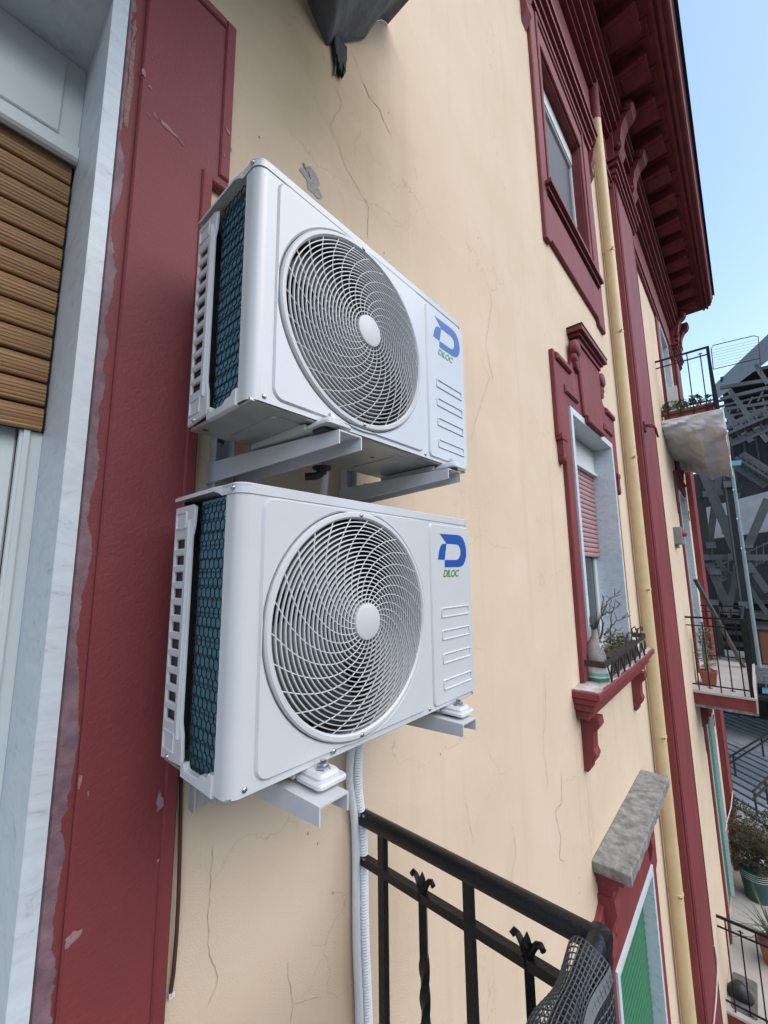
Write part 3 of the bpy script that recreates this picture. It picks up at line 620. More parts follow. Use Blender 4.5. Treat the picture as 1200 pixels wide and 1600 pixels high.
bm_ = balcony(9.0, 12.3, 0.84, -1.77, 1.25, 5, 0.23, 'middle of the far balconies, with a red slab edge')
MB().prism([(0, -2.0), (-0.84, -2.0), (-0.84, -2.05), (0, -2.05)], 9.01, 12.29, mapf=YZ).build('slab_base', M_CONC, bm_)
MB().prism([(0, -2.051), (-0.52, -2.051), (-0.50, -2.12), (-0.2, -2.16), (-0.12, -2.26), (-0.1, -2.5), (0, -2.6)], 9.75, 9.95, mapf=YZ, cham=0.008).build('slab_bracket', M_RED, bm_)
MB().prism([(0, -2.051), (-0.52, -2.051), (-0.50, -2.12), (-0.2, -2.16), (-0.12, -2.26), (-0.1, -2.5), (0, -2.6)], 11.65, 11.85, mapf=YZ, cham=0.008).build('slab_bracket', M_RED, bm_)
balcony(8.55, 13.4, 1.5, -6.3, 1.24, 8, 0.30, 'lowest of the far balconies, wide and full of plants', far=False)
for z0, zo in ((-1.66, 1.93), (-6.28, -2.62)): surround(10.795, z0, zo)
mb = MB(); mb.prism([(9.85, 3.2), (10.1, 3.2), (10.1, 5.83), (11.49, 5.83), (11.49, 3.2), (11.75, 3.2), (11.75, 5.86), (9.85, 5.86)], 0, -0.035, cham=0.006, back=False); mb.build('architrave', M_RED, B)
for z0, z1 in ((-1.66, 1.93), (-6.28, -2.62), (3.30, 5.78)): marble_frame(10.17, 11.42, z0, z1, 0.2)
sash(10.17, 11.42, 3.30, 5.78, 0.15, 0.09); sash(10.17, 11.42, -1.66, 1.93, 0.17, 0.09)
slat_stack('roller_shutter', 10.18, 11.41, 0.022, -6.27, -2.62, 46, M_GSHUT, label='green shutter of the lowest far balcony door')

# --- near door: marble surround, wood-toned roller shutter, white frame
MB().box((-0.164, -0.020, -1.38), (-0.1335, 0.26, 1.6495)).build('marble_jamb', M_MARBLE, B, label='pale grey marble jamb of the near door')
MB().box((-1.5, -0.020, 1.65), (-0.1335, 0.26, 1.681)).build('marble_lintel', M_MARBLE, B)
MB().box((-1.48, -0.020, -1.38), (-1.45, 0.26, 1.6495)).build('marble_jamb', M_MARBLE, B)
MB().box((-1.45, 0.205, 1.372), (-0.1645, 0.25, 1.6485)).build('shutter_cassette', M_PVC, B)
MB().prism([(-1.40, 1.42), (-0.205, 1.42), (-0.205, 1.625), (-1.40, 1.625)], 0.205, 0.199, cham=0.003).build('cassette_panel', M_PVC, B)
MB().prism([(0.2, 1.356), (0.2, 1.398), (0.184, 1.398), (0.18, 1.392), (0.18, 1.362), (0.186, 1.356)], -1.45, -0.165, mapf=YZ).build('cassette_rail', M_PVC, B)
def wood_shutter_material():
    M = mat('wood_tone_shutter', (0.40, 0.225, 0.095), 0.42, var=0.0)
    n, l = M.node_tree.nodes, M.node_tree.links; b = n['Principled BSDF']; geo = [x for x in n if x.bl_idname == 'ShaderNodeNewGeometry'][0]
    mp = n.new('ShaderNodeMapping'); mp.inputs['Scale'].default_value = (2, 2, 320); l.new(geo.outputs['Position'], mp.inputs['Vector'])
    t = n.new('ShaderNodeTexNoise'); t.inputs['Scale'].default_value = 1.0; t.inputs['Detail'].default_value = 3; l.new(mp.outputs[0], t.inputs['Vector'])
    r = n.new('ShaderNodeValToRGB'); l.new(t.outputs['Fac'], r.inputs[0]); r.color_ramp.elements[0].position = 0.3; r.color_ramp.elements[1].position = 0.7
    r.color_ramp.elements[0].color = (0.20, 0.095, 0.032, 1); r.color_ramp.elements[1].color = (0.42, 0.235, 0.10, 1); l.new(r.outputs[0], b.inputs['Base Color'])
    bp = n.new('ShaderNodeBump'); bp.inputs['Strength'].default_value = 0.4; bp.inputs['Distance'].default_value = 0.001; l.new(t.outputs['Fac'], bp.inputs['Height']); l.new(bp.outputs[0], b.inputs['Normal'])
    return M
slat_stack('roller_shutter', -1.44, -0.17, 0.222, 0.66, 1.372, 12, wood_shutter_material(), ridges=1, bulge=0.0065, label='wood-toned roller shutter half lowered over the near door')
MB().box((-0.205, 0.236, -1.38), (-0.1645, 0.26, 0.67)).build('shutter_guide', M_PVC, B)
MB().box((-0.199, 0.228, -1.38), (-0.188, 0.236, 0.66)).build('guide_lip', M_PVC, B)
mb = MB(); mb.prism([(-1.45, -1.38), (-0.206, -1.38), (-0.206, 1.37), (-1.45, 1.37)], 0.31, 0.262, holes=[[(-1.36, -1.28), (-0.275, -1.28), (-0.275, 1.30), (-1.36, 1.30)]], cham=0.004); mb.build('door_frame', M_PVC, B)
mb = MB(); mb.prism([(-1.37, -1.28), (-0.268, -1.28), (-0.268, 1.30), (-1.37, 1.30)], 0.30, 0.250, holes=[[(-1.28, -1.17), (-0.335, -1.17), (-0.335, 1.2), (-1.28, 1.2)]], cham=0.008); ds = mb.build('door_sash', M_PVC, B)
MB().box((-1.28, 0.276, -1.17), (-0.335, 0.282, 1.2)).build('pane', mat('milky_pane', (0.42, 0.46, 0.46), 0.15), ds)
# --- balcony slab above, its shrouded bracket, and the balcony underfoot
MB().box((-2.2, -1.35, 2.54), (0.50, 0, 2.76)).build('balcony', mat('balcony_underside', (0.36, 0.33, 0.29), 0.9, var=0.1, vscale=4), B, label='balcony slab overhead')
MB().box((-2.2, -0.74, -1.62), (0.68, 0, -1.40)).build('balcony', mat('balcony_floor', (0.36, 0.33, 0.30), 0.8, var=0.1, vscale=4), B, label='balcony slab underfoot')

# shrouded bracket of the balcony above: a tapering lump of grey sheeting with a torn dark tail
def shroud():
    rg = random.Random(9); n = 26; rings = []
    for k in range(15):
        t = k/14
        x0, x1 = 0.20+0.28*t, 0.84-0.15*t; d = 0.30*(1-t)**0.8+0.05*(1-t**6)+0.012
        ring = []
        for i in range(n):
            a = math.pi*i/(n-1); c_ = -math.cos(a); s2 = math.sin(a)
            w = 1+0.05*math.sin(5*a+t*4)+0.03*math.sin(11*a+t*9)
            x = (x0+x1)/2+(x1-x0)/2*(abs(c_)**0.6)*(1 if c_ > 0 else -1)*(0.9+0.1*w); y = -d*(s2**0.55)*w
            ring.append((x, y-0.001, 2.80*(1-t)+t*(2.30+1.30*(x-0.5))-0.012*math.sin(3*a+1)*t+rg.uniform(-.003, .003)))
        rings.append(ring)
    mb = MB(); 
    for r_ in rings: mb.v += r_
    for k in range(14):
        for i in range(n-1): a = k*n+i; mb.f.append((a, a+1, a+n+1, a+n))
    mb.f.append(tuple(14*n+i for i in range(n)))
    o = mb.build('shrouded_bracket', mat('grey_sheeting', (0.12, 0.12, 0.12), 0.85, var=0.35, vscale=9, bump=0.9, bscale=26), B, smooth=70, label='balcony bracket shrouded in grey sheeting')
    mb = MB(); xs = [0.503+0.0044*i for i in range(16)]
    bot = [2.285, 2.262, 2.235, 2.25, 2.212, 2.225, 2.19, 2.205, 2.178, 2.215, 2.20, 2.188, 2.235, 2.222, 2.26, 2.285]
    pts = [(x, z) for x, z in zip(xs, bot)]+[(x, 2.34) for x in reversed(xs)]
    mb.prism(pts, -0.004, -0.022, cham=0.003); mb.build('torn_tail', mat('torn_dark_felt', (0.028, 0.027, 0.027), 0.9, var=0.4, vscale=60, bump=1.0, bscale=80), o)
    for pts_ in (((0.515, -0.012, 2.24), (0.517, -0.01, 2.20), (0.514, -0.008, 2.165)), ((0.545, -0.02, 2.25), (0.55, -0.03, 2.20), (0.545, -0.025, 2.185))):
        MB().tube(pts_, 0.0035, 5).build('loose_thread', M_DARK, o)
shroud()

# ------------------------------------------------------------------ air conditioners
W, H, DP = 0.72, 0.477, 0.233                   # outer case
HX, HZ, RR = 0.2692, 0.2339, 0.2191             # fan centre and rim radius
def coil_material():
    M = mat('blue_coil_fins', (0.13, 0.31, 0.385), 0.30, metal=0.35)
    n, l = M.node_tree.nodes, M.node_tree.links; b = n['Principled BSDF']
    tc = n.new('ShaderNodeTexCoord'); sp = n.new('ShaderNodeSeparateXYZ'); l.new(tc.outputs['Object'], sp.inputs[0])
    w = n.new('ShaderNodeMath'); w.operation = 'MULTIPLY'; w.inputs[1].default_value = 2*math.pi/0.0021; l.new(sp.outputs[1], w.inputs[0])
    s1 = n.new('ShaderNodeMath'); s1.operation = 'SINE'; l.new(w.outputs[0], s1.inputs[0])
    bp = n.new('ShaderNodeBump'); bp.inputs['Strength'].default_value = 0.7; bp.inputs['Distance'].default_value = 0.0006; l.new(s1.outputs[0], bp.inputs['Height']); l.new(bp.outputs[0], b.inputs['Normal'])
    return M
M_COIL = coil_material()
def make_ac():
    A = empty('air_conditioner')
    f = lambda u, v, d: (u, d, v)
    # front sheet with rounded vertical corners and the round fan opening
    mb = MB(); rc = 0.022
    mb.prism([(rc, 0.0), (W-rc, 0.0), (W-rc, H-0.014), (rc, H-0.014)], 0.0015, 0.0, holes=[circle(HX, HZ, RR+0.0022, 72)])
    def corner(cx, a0, a1, tail):
        pts = [(cx+rc*math.cos(math.radians(a0+(a1-a0)*i/8)), rc+rc*math.sin(math.radians(a0+(a1-a0)*i/8))) for i in range(9)]
        if tail: pts = pts+tail
        o = len(mb.v)
        for x, y in pts: mb.v += [(x, y, 0.0), (x, y, H-0.014)]
        for i in range(len(pts)-1): a = o+2*i; mb.f.append((a, a+2, a+3, a+1))
    corner(rc, 270, 180, [(0.0, 0.040), (0.006, 0.044), (0.02, 0.044)]); corner(W-rc, 270, 360, [(W, DP)])
    case = mb.build('case', M_WHITE, A, smooth=35)
    # pressed panels: round-cornered field about the fan, and the service cover on the right
    mb = MB(); mb.prism(rrect(0.043, 0.010, 0.500, 0.4585, 0.024, 6), 0.0, -0.0042, holes=[circle(HX, HZ, RR+0.0016, 72)], cham=0.0038, back=False); mb.build('fan_panel', M_WHITE, A, smooth=30)
    mb = MB(); mb.prism(rrect(0.522, 0.007, 0.7185, 0.4535, 0.014, 5), 0.0, -0.0042, cham=0.0038, back=False); sc_ = mb.build('service_cover', M_WHITE, A, smooth=30)
    pr = None
    for z in (0.226, 0.171, 0.114, 0.052):
        if pr is None:
            mb = MB(); q = rrect(-0.068, -0.013, 0.068, 0.013, 0.004, 3)
            mb.prism(q, -0.0042, -0.0068, holes=[rrect(-0.063, -0.0085, 0.063, 0.0085, 0.003, 3)], cham=0.0016, back=False)
            pr = mb.build('pressed_louvre', M_WHITE, sc_, smooth=30); pr.location = (0.630, 0, z)
        else: share(pr, sc_, (0.630, 0, z))
    # fan rim, ring grille, hub
    fm = lambda x, y, h: (HX+x, h, HZ+y)
    rim = MB().lathe([(RR, 0.006), (RR, -0.006), (RR-0.003, -0.0095), (RR-0.010, -0.0100), (RR-0.0135, -0.006), (RR-0.0135, 0.008)], 96, fm).build('grille_rim', M_GRILLE, A, smooth=40)
    dome = lambda r: -0.0065-0.0205*max(0, 1-(r/0.206)**2)**0.9
    mb = MB(); n = 19
    for k in range(n):
        r = 0.0435+(0.1985-0.0435)*k/(n-1); y = dome(r)
        mb.lathe([(r-0.0009, y+0.0002), (r+0.0009, y+0.0006), (r+0.0012, y+0.0050), (r-0.0006, y+0.0050)], 80, fm, closed=True)
    gr = mb.build('ring_grille', M_GRILLE, A, smooth=40)
    rb = None
    for k in range(26):
        if rb is None:
            pts = []
            for i in range(19):
                t = i/18; r = 0.2065+(0.0355-0.2065)*t; a = math.radians(72*t**1.12); pts.append((r*math.cos(a), dome(r)+0.0015, r*math.sin(a)))
            rb = MB().tube(pts, 0.00115, 6).build('spiral_rib', M_GRILLE, gr, smooth=60); rb.location = (HX, 0, HZ)
        else: share(rb, gr, (HX, 0, HZ), (0, -2*math.pi*k/26, 0))
    MB().lathe([(0.0, -0.0305), (0.030, -0.0300), (0.0345, -0.0285), (0.036, -0.025), (0.036, -0.012), (0.0, -0.012)], 40, fm).build('hub_cap', M_GRILLE, A, smooth=40)
    # shroud, fan, motor strut, dark inside
    MB().lathe([(RR-0.002, 0.007), (RR-0.004, 0.09), (RR+0.02, 0.11)], 64, fm).build('fan_shroud', mat('shroud_steel', (0.05, 0.05, 0.05), 0.6), A, smooth=40)
    fan = MB().lathe([(0.0, 0.025), (0.045, 0.027), (0.05, 0.035), (0.05, 0.085), (0.0, 0.085)], 28, fm).build('fan', M_BLADE, A, smooth=40)
    for b_ in range(3):
        mb = MB(); nr, na = 8, 10; vs = []
        for j in range(2):
            for i in range(nr+1):
                r = 0.047+(0.197-0.047)*i/nr
                for k in range(na+1):
                    s2 = k/na; a = math.radians(120*b_+20+22*(i/nr)**1.3-(86+8*i/nr)*s2); d = 0.030+0.055*s2-0.012*math.sin(math.pi*s2)+0.0025*j
                    vs.append(fm(r*math.cos(a), r*math.sin(a), d))
        fs = []; st = (nr+1)*(na+1)
        for i in range(nr):
            for k in range(na):
                a = i*(na+1)+k; fs.append((a, a+1, a+na+2, a+na+1)); fs.append((st+a, st+a+na+1, st+a+na+2, st+a+1))
        mb.add(vs, fs).build('fan_blade', M_BLADE, fan, smooth=50)
    mb = MB().box((HX-0.03, 0.10, 0.01), (HX-0.018, 0.115, H-0.02)); mb.box((HX+0.018, 0.10, 0.01), (HX+0.03, 0.115, H-0.02)); mb.tube([(HX, 0.09, HZ), (HX, 0.16, HZ)], 0.045, 20); mb.build('motor_mount', M_BLADE, A)
    MB().box((0.035, 0.165, 0.004), (0.53, 0.205, H-0.02)).build('rear_coil', mat('coil_inside', (0.035, 0.04, 0.045), 0.6), A)
    MB().box((0.525, 0.003, 0.004), (0.53, 0.205, H-0.02)).build('partition', M_DARK, A)
    # side coil behind its hexagonal guard
    MB().box((0.018, 0.030, 0.006), (0.034, 0.165, H-0.012)).build('side_coil', M_COIL, A)
    mb = MB()
    for k in range(19): z = 0.024+0.0238*k; mb.tube([(0.0175, 0.03, z), (0.0175, 0.165, z)], 0.0022, 5)
    mb.build('coil_tubes', mat('coil_tube', (0.07, 0.17, 0.22), 0.3, metal=0.6), A)
    mb = MB(); cw, ch = 0.0160, 0.0215; t = 0.0008; xn = 0.0065
    seg = set()
    for i in range(-1, 9):
        for j in range(-1, 30):
            y = 0.038+i*cw+(cw/2 if j % 2 else 0); z = 0.004+j*ch*0.76
            v = [(y, z+ch*0.5), (y+cw/2, z+ch*0.26), (y+cw/2, z-ch*0.26), (y, z-ch*0.5)]
            for a, b in zip(v, v[1:]):
                if all(0.036 < q[0] < 0.150 and 0.008 < q[1] < H-0.012 for q in (a, b)): seg.add((tuple(round(c_, 5) for c_ in a), tuple(round(c_, 5) for c_ in b)))
            a, b = (y, z+ch*0.5), (y-cw/2, z+ch*0.26)
            if all(0.036 < q[0] < 0.150 and 0.008 < q[1] < H-0.012 for q in (a, b)): seg.add((tuple(round(c_, 5) for c_ in a), tuple(round(c_, 5) for c_ in b)))
            a, b = (y, z-ch*0.5), (y-cw/2, z-ch*0.26)
            if all(0.036 < q[0] < 0.150 and 0.008 < q[1] < H-0.012 for q in (a, b)): seg.add((tuple(round(c_, 5) for c_ in a), tuple(round(c_, 5) for c_ in b)))
    for a, b in sorted(seg): mb.bar((xn, a[0], a[1]), (xn, b[0], b[1]), 0.0011, 0.0016, up=(1, 0, 0))
    tag(mb.build('coil_guard_net', mat('guard_net_black', (0.006, 0.010, 0.013), 0.45), A), kind='stuff')
    # slotted plastic guard at the rear corner
    wav = [(0.233, 0.004), (0.151, 0.010), (0.147, 0.024), (0.151, 0.060), (0.158, 0.080), (0.158, 0.398), (0.151, 0.416), (0.147, 0.452), (0.160, 0.4585), (0.233, 0.4585)]
    hs = [[(0.224, 0.395-0.0305*k), (0.186, 0.395-0.0305*k), (0.186, 0.378-0.0305*k), (0.224, 0.378-0.0305*k)] for k in range(11)]
    rg_ = MB(); rg_.prism(wav, 0.002, -0.003, holes=hs, mapf=YZ, cham=0.0022); rg_ = rg_.build('rear_guard', M_WHITE, A, smooth=30)
    for z0, z1 in ((0.022, 0.056), (0.414, 0.448)): MB().prism(rrect(0.180, z0, 0.226, z1, 0.003, 2), -0.003, -0.005, holes=[rrect(0.184, z0+0.004, 0.222, z1-0.004, 0.003, 2)], mapf=YZ, cham=0.001, back=False).build('moulded_frame', M_WHITE, rg_)
    MB().prism([(0.163, 0.05), (0.169, 0.05), (0.169, 0.43), (0.163, 0.43)], -0.003, -0.007, mapf=YZ, cham=0.002, back=False).build('guard_ridge', M_WHITE, rg_)
    MB().box((0.0045, 0.176, 0.06), (0.0065, 0.2255, 0.41)).build('slot_shade_sheet', M_DARK, A)  # dark sheet added so the guard slots read as deep shade
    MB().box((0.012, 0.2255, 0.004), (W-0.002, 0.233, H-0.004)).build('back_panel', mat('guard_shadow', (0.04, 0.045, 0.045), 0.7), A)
    # base pan with its turned-up lip, top cover with a notched skirt
    mb = MB(); mb.prism([(0.004, 0.004), (W-0.002, 0.004), (W-0.002, DP-0.001), (0.004, DP-0.001)], 0.003, -0.004, mapf=XY, cham=0.002); pan = mb.build('base_pan', M_PAN, A)
    mb = MB(); mb.prism([(0.040, -0.004), (0.148, -0.004), (0.148, 0.018), (0.136, 0.020), (0.133, 0.011), (0.122, 0.010), (0.086, 0.011), (0.078, 0.018), (0.058, 0.020), (0.052, 0.028), (0.040, 0.028)], 0.006, -0.004, mapf=YZ, cham=0.0015); mb.build('pan_lip', M_WHITE, pan)
    for x0_, x1_ in ((0.10, 0.135), (0.46, 0.51)): MB().prism(rrect(x0_-0.03, 0.03, x1_+0.05, 0.20, 0.012, 3), -0.004, -0.0065, mapf=XY, cham=0.002, back=False).build('pan_rib', M_PAN, pan)
    for x_, y_ in ((0.02, 0.20), (0.30, 0.05), (0.40, 0.09)): MB().prism(circle(x_, y_, 0.006, 12), -0.0041, -0.0046, mapf=XY, back=False).build('pan_hole', M_DARK, pan)
    ol = [(0.158, DP-0.002), (W+0.0015, DP-0.002)]+[(W+0.0015-rc+rc*math.cos(math.radians(-9*i)), -0.0015+rc-rc*math.sin(math.radians(9*i))) for i in range(11)]
    ol += [(rc-rc*math.sin(math.radians(9*i))-0.0015, -0.0015+rc-rc*math.cos(math.radians(9*i))) for i in range(11)]+[(-0.0015, 0.052), (-0.004, 0.062), (-0.006, 0.080), (-0.006, DP-0.002)]
    mb = MB(); mb.prism(ol, H-0.004, H+0.001, mapf=XY, cham=0.002); 
    o = len(mb.v); sk = [(W+0.0015, DP-0.002)]+[p for p in ol[2:-4]]+[(-0.0015, 0.052)]
    for i, (x, y) in enumerate(sk): mb.v += [(x, y, H-0.017), (x, y, H-0.003)]
    for i in range(len(sk)-1): a = o+2*i; mb.f.append((a, a+2, a+3, a+1))
    o = len(mb.v); sk2 = [(-0.0015, 0.052, 0.017), (-0.004, 0.060, 0.012), (-0.006, 0.075, 0.007), (-0.006, DP-0.002, 0.007)]
    for x, y, h in sk2: mb.v += [(x, y, H-h), (x, y, H-0.003)]
    for i in range(3): a = o+2*i; mb.f.append((a, a+2, a+3, a+1))
    mb.build('top_cover', M_WHITE, A, smooth=35)
    # screws
    sm = MB().lathe([(0.0, -0.0032), (0.003, -0.0028), (0.0046, -0.0012), (0.0048, 0.0)], 14); sm.box((-0.003, -0.0004, -0.0036), (0.003, 0.0004, -0.003)); sm.box((-0.0004, -0.003, -0.0036), (0.0004, 0.003, -0.003))
    s0 = sm.build('screw', M_SCREW, A, smooth=50)
    spots = [((0.028, 0.0, 0.010), (-math.pi/2, 0, 0)), ((0.202, -0.004, 0.0115), (-math.pi/2, 0, 0)), ((0.507, 0.0, 0.009), (-math.pi/2, 0, 0)), ((HX, -0.0098, HZ+RR-0.0068), (-math.pi/2, 0, 0)), ((HX, -0.0098, HZ-RR+0.0068), (-math.pi/2, 0, 0)),
             ((-0.0015, 0.017, H-0.008), (0, math.pi/2, 0)), ((-0.003, 0.205, 0.012), (0, math.pi/2, 0))]
    for i, (l_, r_) in enumerate(spots):
        o = s0 if i == 0 else share(s0, A)
        o.location = l_; o.rotation_euler = r_
    # feet
    for x in (0.165, 0.605):
        ft = MB(); ft.prism(rrect(x-0.032, -0.048, x+0.032, 0.02, 0.010, 4), -0.018, -0.010, mapf=XY, cham=0.003); ft.prism(rrect(x-0.024, -0.040, x+0.024, 0.02, 0.010, 4), -0.010, -0.001, mapf=XY, cham=0.005)
        ft.box((x-0.034, 0.02, -0.018), (x+0.034, DP-0.02, -0.0066)); ft = ft.build('foot', M_WHITE, A, smooth=40)
        MB().lathe([(0.0, 0.013), (0.0055, 0.013), (0.006, 0.006), (0.011, 0.006), (0.011, 0.0005), (0.014, 0.0), (0.014, -0.001), (0.0, -0.001)], 6, lambda a, b, h: (x+a, -0.018+b, h)).build('bolt', M_SCREW, ft)
        MB().prism(rrect(x-0.022, -0.026, x+0.022, 0.015, 0.008, 3), -0.0245, -0.0182, mapf=XY).build('rubber_pad', M_DARK, ft)
    # badge: blue open D with green letters
    y1 = -0.0042; bowl = [(.566, .428), (.652, .430), (.668, .4285), (.681, .4225), (.690, .412), (.696, .399), (.698, .386), (.696, .372), (.690, .360), (.681, .350), (.670, .3445), (.655, .342), (.585, .341), (.586, .360), (.642, .361), (.652, .363), (.660, .368), (.666, .377), (.667, .387), (.664, .396), (.657, .402), (.648, .4035), (.598, .4035)]
    lg = MB().prism(bowl, y1, y1-0.0006, back=False).build('badge', M_BLUE, A, label='blue open letter D emblem')
    MB().prism([(.577, .402), (.597, .4035), (.586, .3605), (.555, .361), (.560, .379), (.567, .394)], y1, y1-0.0006, back=False).build('badge_stem', M_BLUE, lg)
    cu = bpy.data.curves.new('badge_text', 'FONT'); cu.body = 'DILOC'; cu.size = 0.0262; cu.shear = 0.28; cu.extrude = 0.0003; cu.offset = 0.0006; cu.space_character = 0.94
    tmp = bpy.data.objects.new('badge_text', cu); COL.objects.link(tmp); dg = bpy.context.evaluated_depsgraph_get(); me = bpy.data.meshes.new_from_object(tmp.evaluated_get(dg)); bpy.data.objects.remove(tmp)
    xs = [v.co.x for v in me.vertices]; k = 0.078/(max(xs)-min(xs)); x0 = min(xs)
    for v in me.vertices: v.co.x = (v.co.x-x0)*k
    me.materials.clear(); me.materials.append(M_GREEN)
    to = bpy.data.objects.new('badge_text', me); COL.objects.link(to); to.parent = lg; to.location = (0.577, y1-0.0004, 0.3165); to.rotation_euler = (math.pi/2, 0, 0)
    to['label'] = 'small green italic lettering under the emblem'
    return A
AC_Y = -0.37; ZU = 0.6241
ac_low = make_ac(); ac_low.location = (0, AC_Y, 0)
ac_up = copy_tree(ac_low); ac_up.location = (0.0114, AC_Y, ZU)
tag(ac_low, 'white air conditioner outdoor unit, lower of the two, with hoses hanging beneath', 'air conditioner', 'air conditioner units on the wall')
tag(ac_up, 'white air conditioner outdoor unit, upper of the two, its underside and drain showing', 'air conditioner', 'air conditioner units on the wall')

# brackets: an upright fixed to the wall and a tapering channel arm, slightly splayed
def bracket(xw, xt, z, y_tip, label):
    b = empty('wall_bracket', (xw, 0, z), label, 'bracket', 'wall brackets under the air conditioners')
    w = 0.062; L = -y_tip; dx = xt-xw
    def sec(s_, t):   # s_ along the arm
        x = dx*s_; y = -L*s_; h = 0.052-0.024*s_; return x, y, h
    mb = MB(); vs = []; th = 0.003
    for s_ in (0.0, 1.0):
        x, y, h = sec(s_, 0)
        vs += [(x-w/2, y, 0), (x+w/2, y, 0), (x+w/2, y, -h), (x+w/2-th, y, -h), (x+w/2-th, y, -th), (x-w/2+th, y, -th), (x-w/2+th, y, -h), (x-w/2, y, -h)]
    n = 8; fs = [(i, (i+1) % n, n+(i+1) % n, n+i) for i in range(n)]+[(0, 1, 4, 5), (1, 2, 3, 4), (0, 5, 6, 7), (8, 13, 12, 9), (9, 12, 11, 10), (8, 15, 14, 13)]
    mb.add(vs, fs).build('arm', M_GALV, b)
    up = MB().box((-0.024, -0.003, -0.15), (0.024, 0, 0.10)); up.box((-0.0245, -0.028, -0.15), (-0.0215, -0.003, 0.10)); up.box((0.0215, -0.028, -0.15), (0.0245, -0.003, 0.10)); up = up.build('upright', M_GALV, b)
    for zz in (-0.085, 0.06): MB().lathe([(0, -0.009), (0.006, -0.009), (0.006, -0.004), (0.010, -0.004), (0.010, -0.003)], 12, lambda a, c_, h: (a-0.0, h, zz+c_)).build('wall_bolt', M_SCREW, up)
    MB().tube([(-0.0245, -0.016, -0.085), (-0.031, -0.016, -0.085)], 0.007, 6).build('side_bolt', M_SCREW, up)
    return b
bracket(0.148, 0.205, ZU-0.0248, -0.415, 'left channel bracket under the upper air conditioner')
bracket(0.585, 0.60, ZU-0.0248, -0.405, 'right channel bracket under the upper air conditioner')
bracket(0.14, 0.145, -0.0248, -0.44, 'left channel bracket under the lower air conditioner, its tip showing')
bracket(0.59, 0.585, -0.0248, -0.43, 'right channel bracket under the lower air conditioner, its tip showing')

# hoses, drain and cable
def corrugated(pts, r, step=0.0078):
    pts = [Vector(p) for p in pts]; out = []; rad = []; fine = []
    for i in range(len(pts)-1):   # catmull-rom
        p0, p1, p2, p3 = pts[max(i-1, 0)], pts[i], pts[i+1], pts[min(i+2, len(pts)-1)]
        for k in range(24):
            t = k/24; fine.append(0.5*((2*p1)+(p2-p0)*t+(2*p0-5*p1+4*p2-p3)*t*t+(-p0+3*p1-3*p2+p3)*t**3))
    fine.append(pts[-1]); acc = 0; last = fine[0]; out = [last]; rest = step/2
    for q in fine[1:]:
        d = (q-last).length
        while d >= rest and d > 1e-9:
            last = last+(q-last)*(rest/d); out.append(last.copy()); d = (q-last).length; rest = step/2
        rest -= d; last = q
    rad = [r if (i//1) % 2 == 0 else r*0.84 for i in range(len(out))]
    return MB().tube(out, r, 10, radii=rad)
M_HOSE = mat('white_corrugated_hose', (0.66, 0.68, 0.69), 0.42)
tag(corrugated([(0.555, -0.14, -0.01), (0.558, -0.10, -0.07), (0.572, -0.045, -0.16), (0.580, -0.022, -0.27), (0.606, -0.020, -0.42), (0.610, -0.020, -0.70), (0.622, -0.020, -0.95), (0.622, -0.020, -1.39)], 0.0125).build('drain_hose', M_HOSE, smooth=60), 'white corrugated hose on the wall, left of the pair', 'hose', 'corrugated hoses below the lower unit')
tag(corrugated([(0.59, -0.14, -0.01), (0.592, -0.10, -0.07), (0.600, -0.045, -0.17), (0.612, -0.024, -0.30), (0.634, -0.022, -0.44), (0.640, -0.022, -0.70), (0.652, -0.022, -0.95), (0.652, -0.022, -1.39)], 0.0155).build('drain_hose', M_HOSE, smooth=60), 'white corrugated hose on the wall, right and thicker of the pair', 'hose', 'corrugated hoses below the lower unit')
dr = empty('drain_elbow', (0.385, -0.115, 0.62), 'black plastic drain elbow under the upper unit with its short hose', 'drain')
MB().lathe([(0.0, 0.0), (0.026, 0.0), (0.026, -0.006), (0.014, -0.010), (0.012, -0.022), (0.0, -0.022)], 20).build('drain_plug', M_DARK, dr, smooth=40)
MB().tube([(0, 0, -0.016), (-0.012, 0.01, -0.026), (-0.034, 0.03, -0.028)], 0.011, 12).build('spout', M_DARK, dr, smooth=60)
o = corrugated([(0.012, 0.0, -0.012), (0.020, 0.02, -0.08), (0.02, 0.05, -0.18)], 0.0125).build('short_hose', M_HOSE, dr, smooth=60)
tag(corrugated([(0.66, -0.02, 0.63), (0.655, -0.018, 0.45), (0.655, -0.018, 0.10), (0.64, -0.018, -0.10)], 0.011).build('thin_hose', M_HOSE, smooth=60), 'thin white hose running down the wall between the two units', 'hose')
cb = [P(283, 1225, 'y', -0.008), P(281, 1330, 'y', -0.010), P(279, 1400, 'y', -0.016), P(276, 1460, 'y', -0.012), P(271, 1520, 'y', -0.008), P(266, 1556, 'y', -0.008)]
cb = [Vector((0.0895, -0.009, 0.30)), Vector((0.0895, -0.009, 0.0))]+[Vector((max(0.0885, q.x), q.y, q.z)) for q in cb]
co = MB().tube(cb, 0.0042, 8).build('cable', mat('brown_cable', (0.085, 0.035, 0.025), 0.5), smooth=60)
tag(co, 'thin brown cable hanging along the edge of the red door surround', 'cable')
MB().box((cb[-1].x-0.004, -0.012, cb[-1].z-0.004), (cb[-1].x+0.008, 0.0, cb[-1].z+0.006)).build('cable_clip', M_PVC, co)

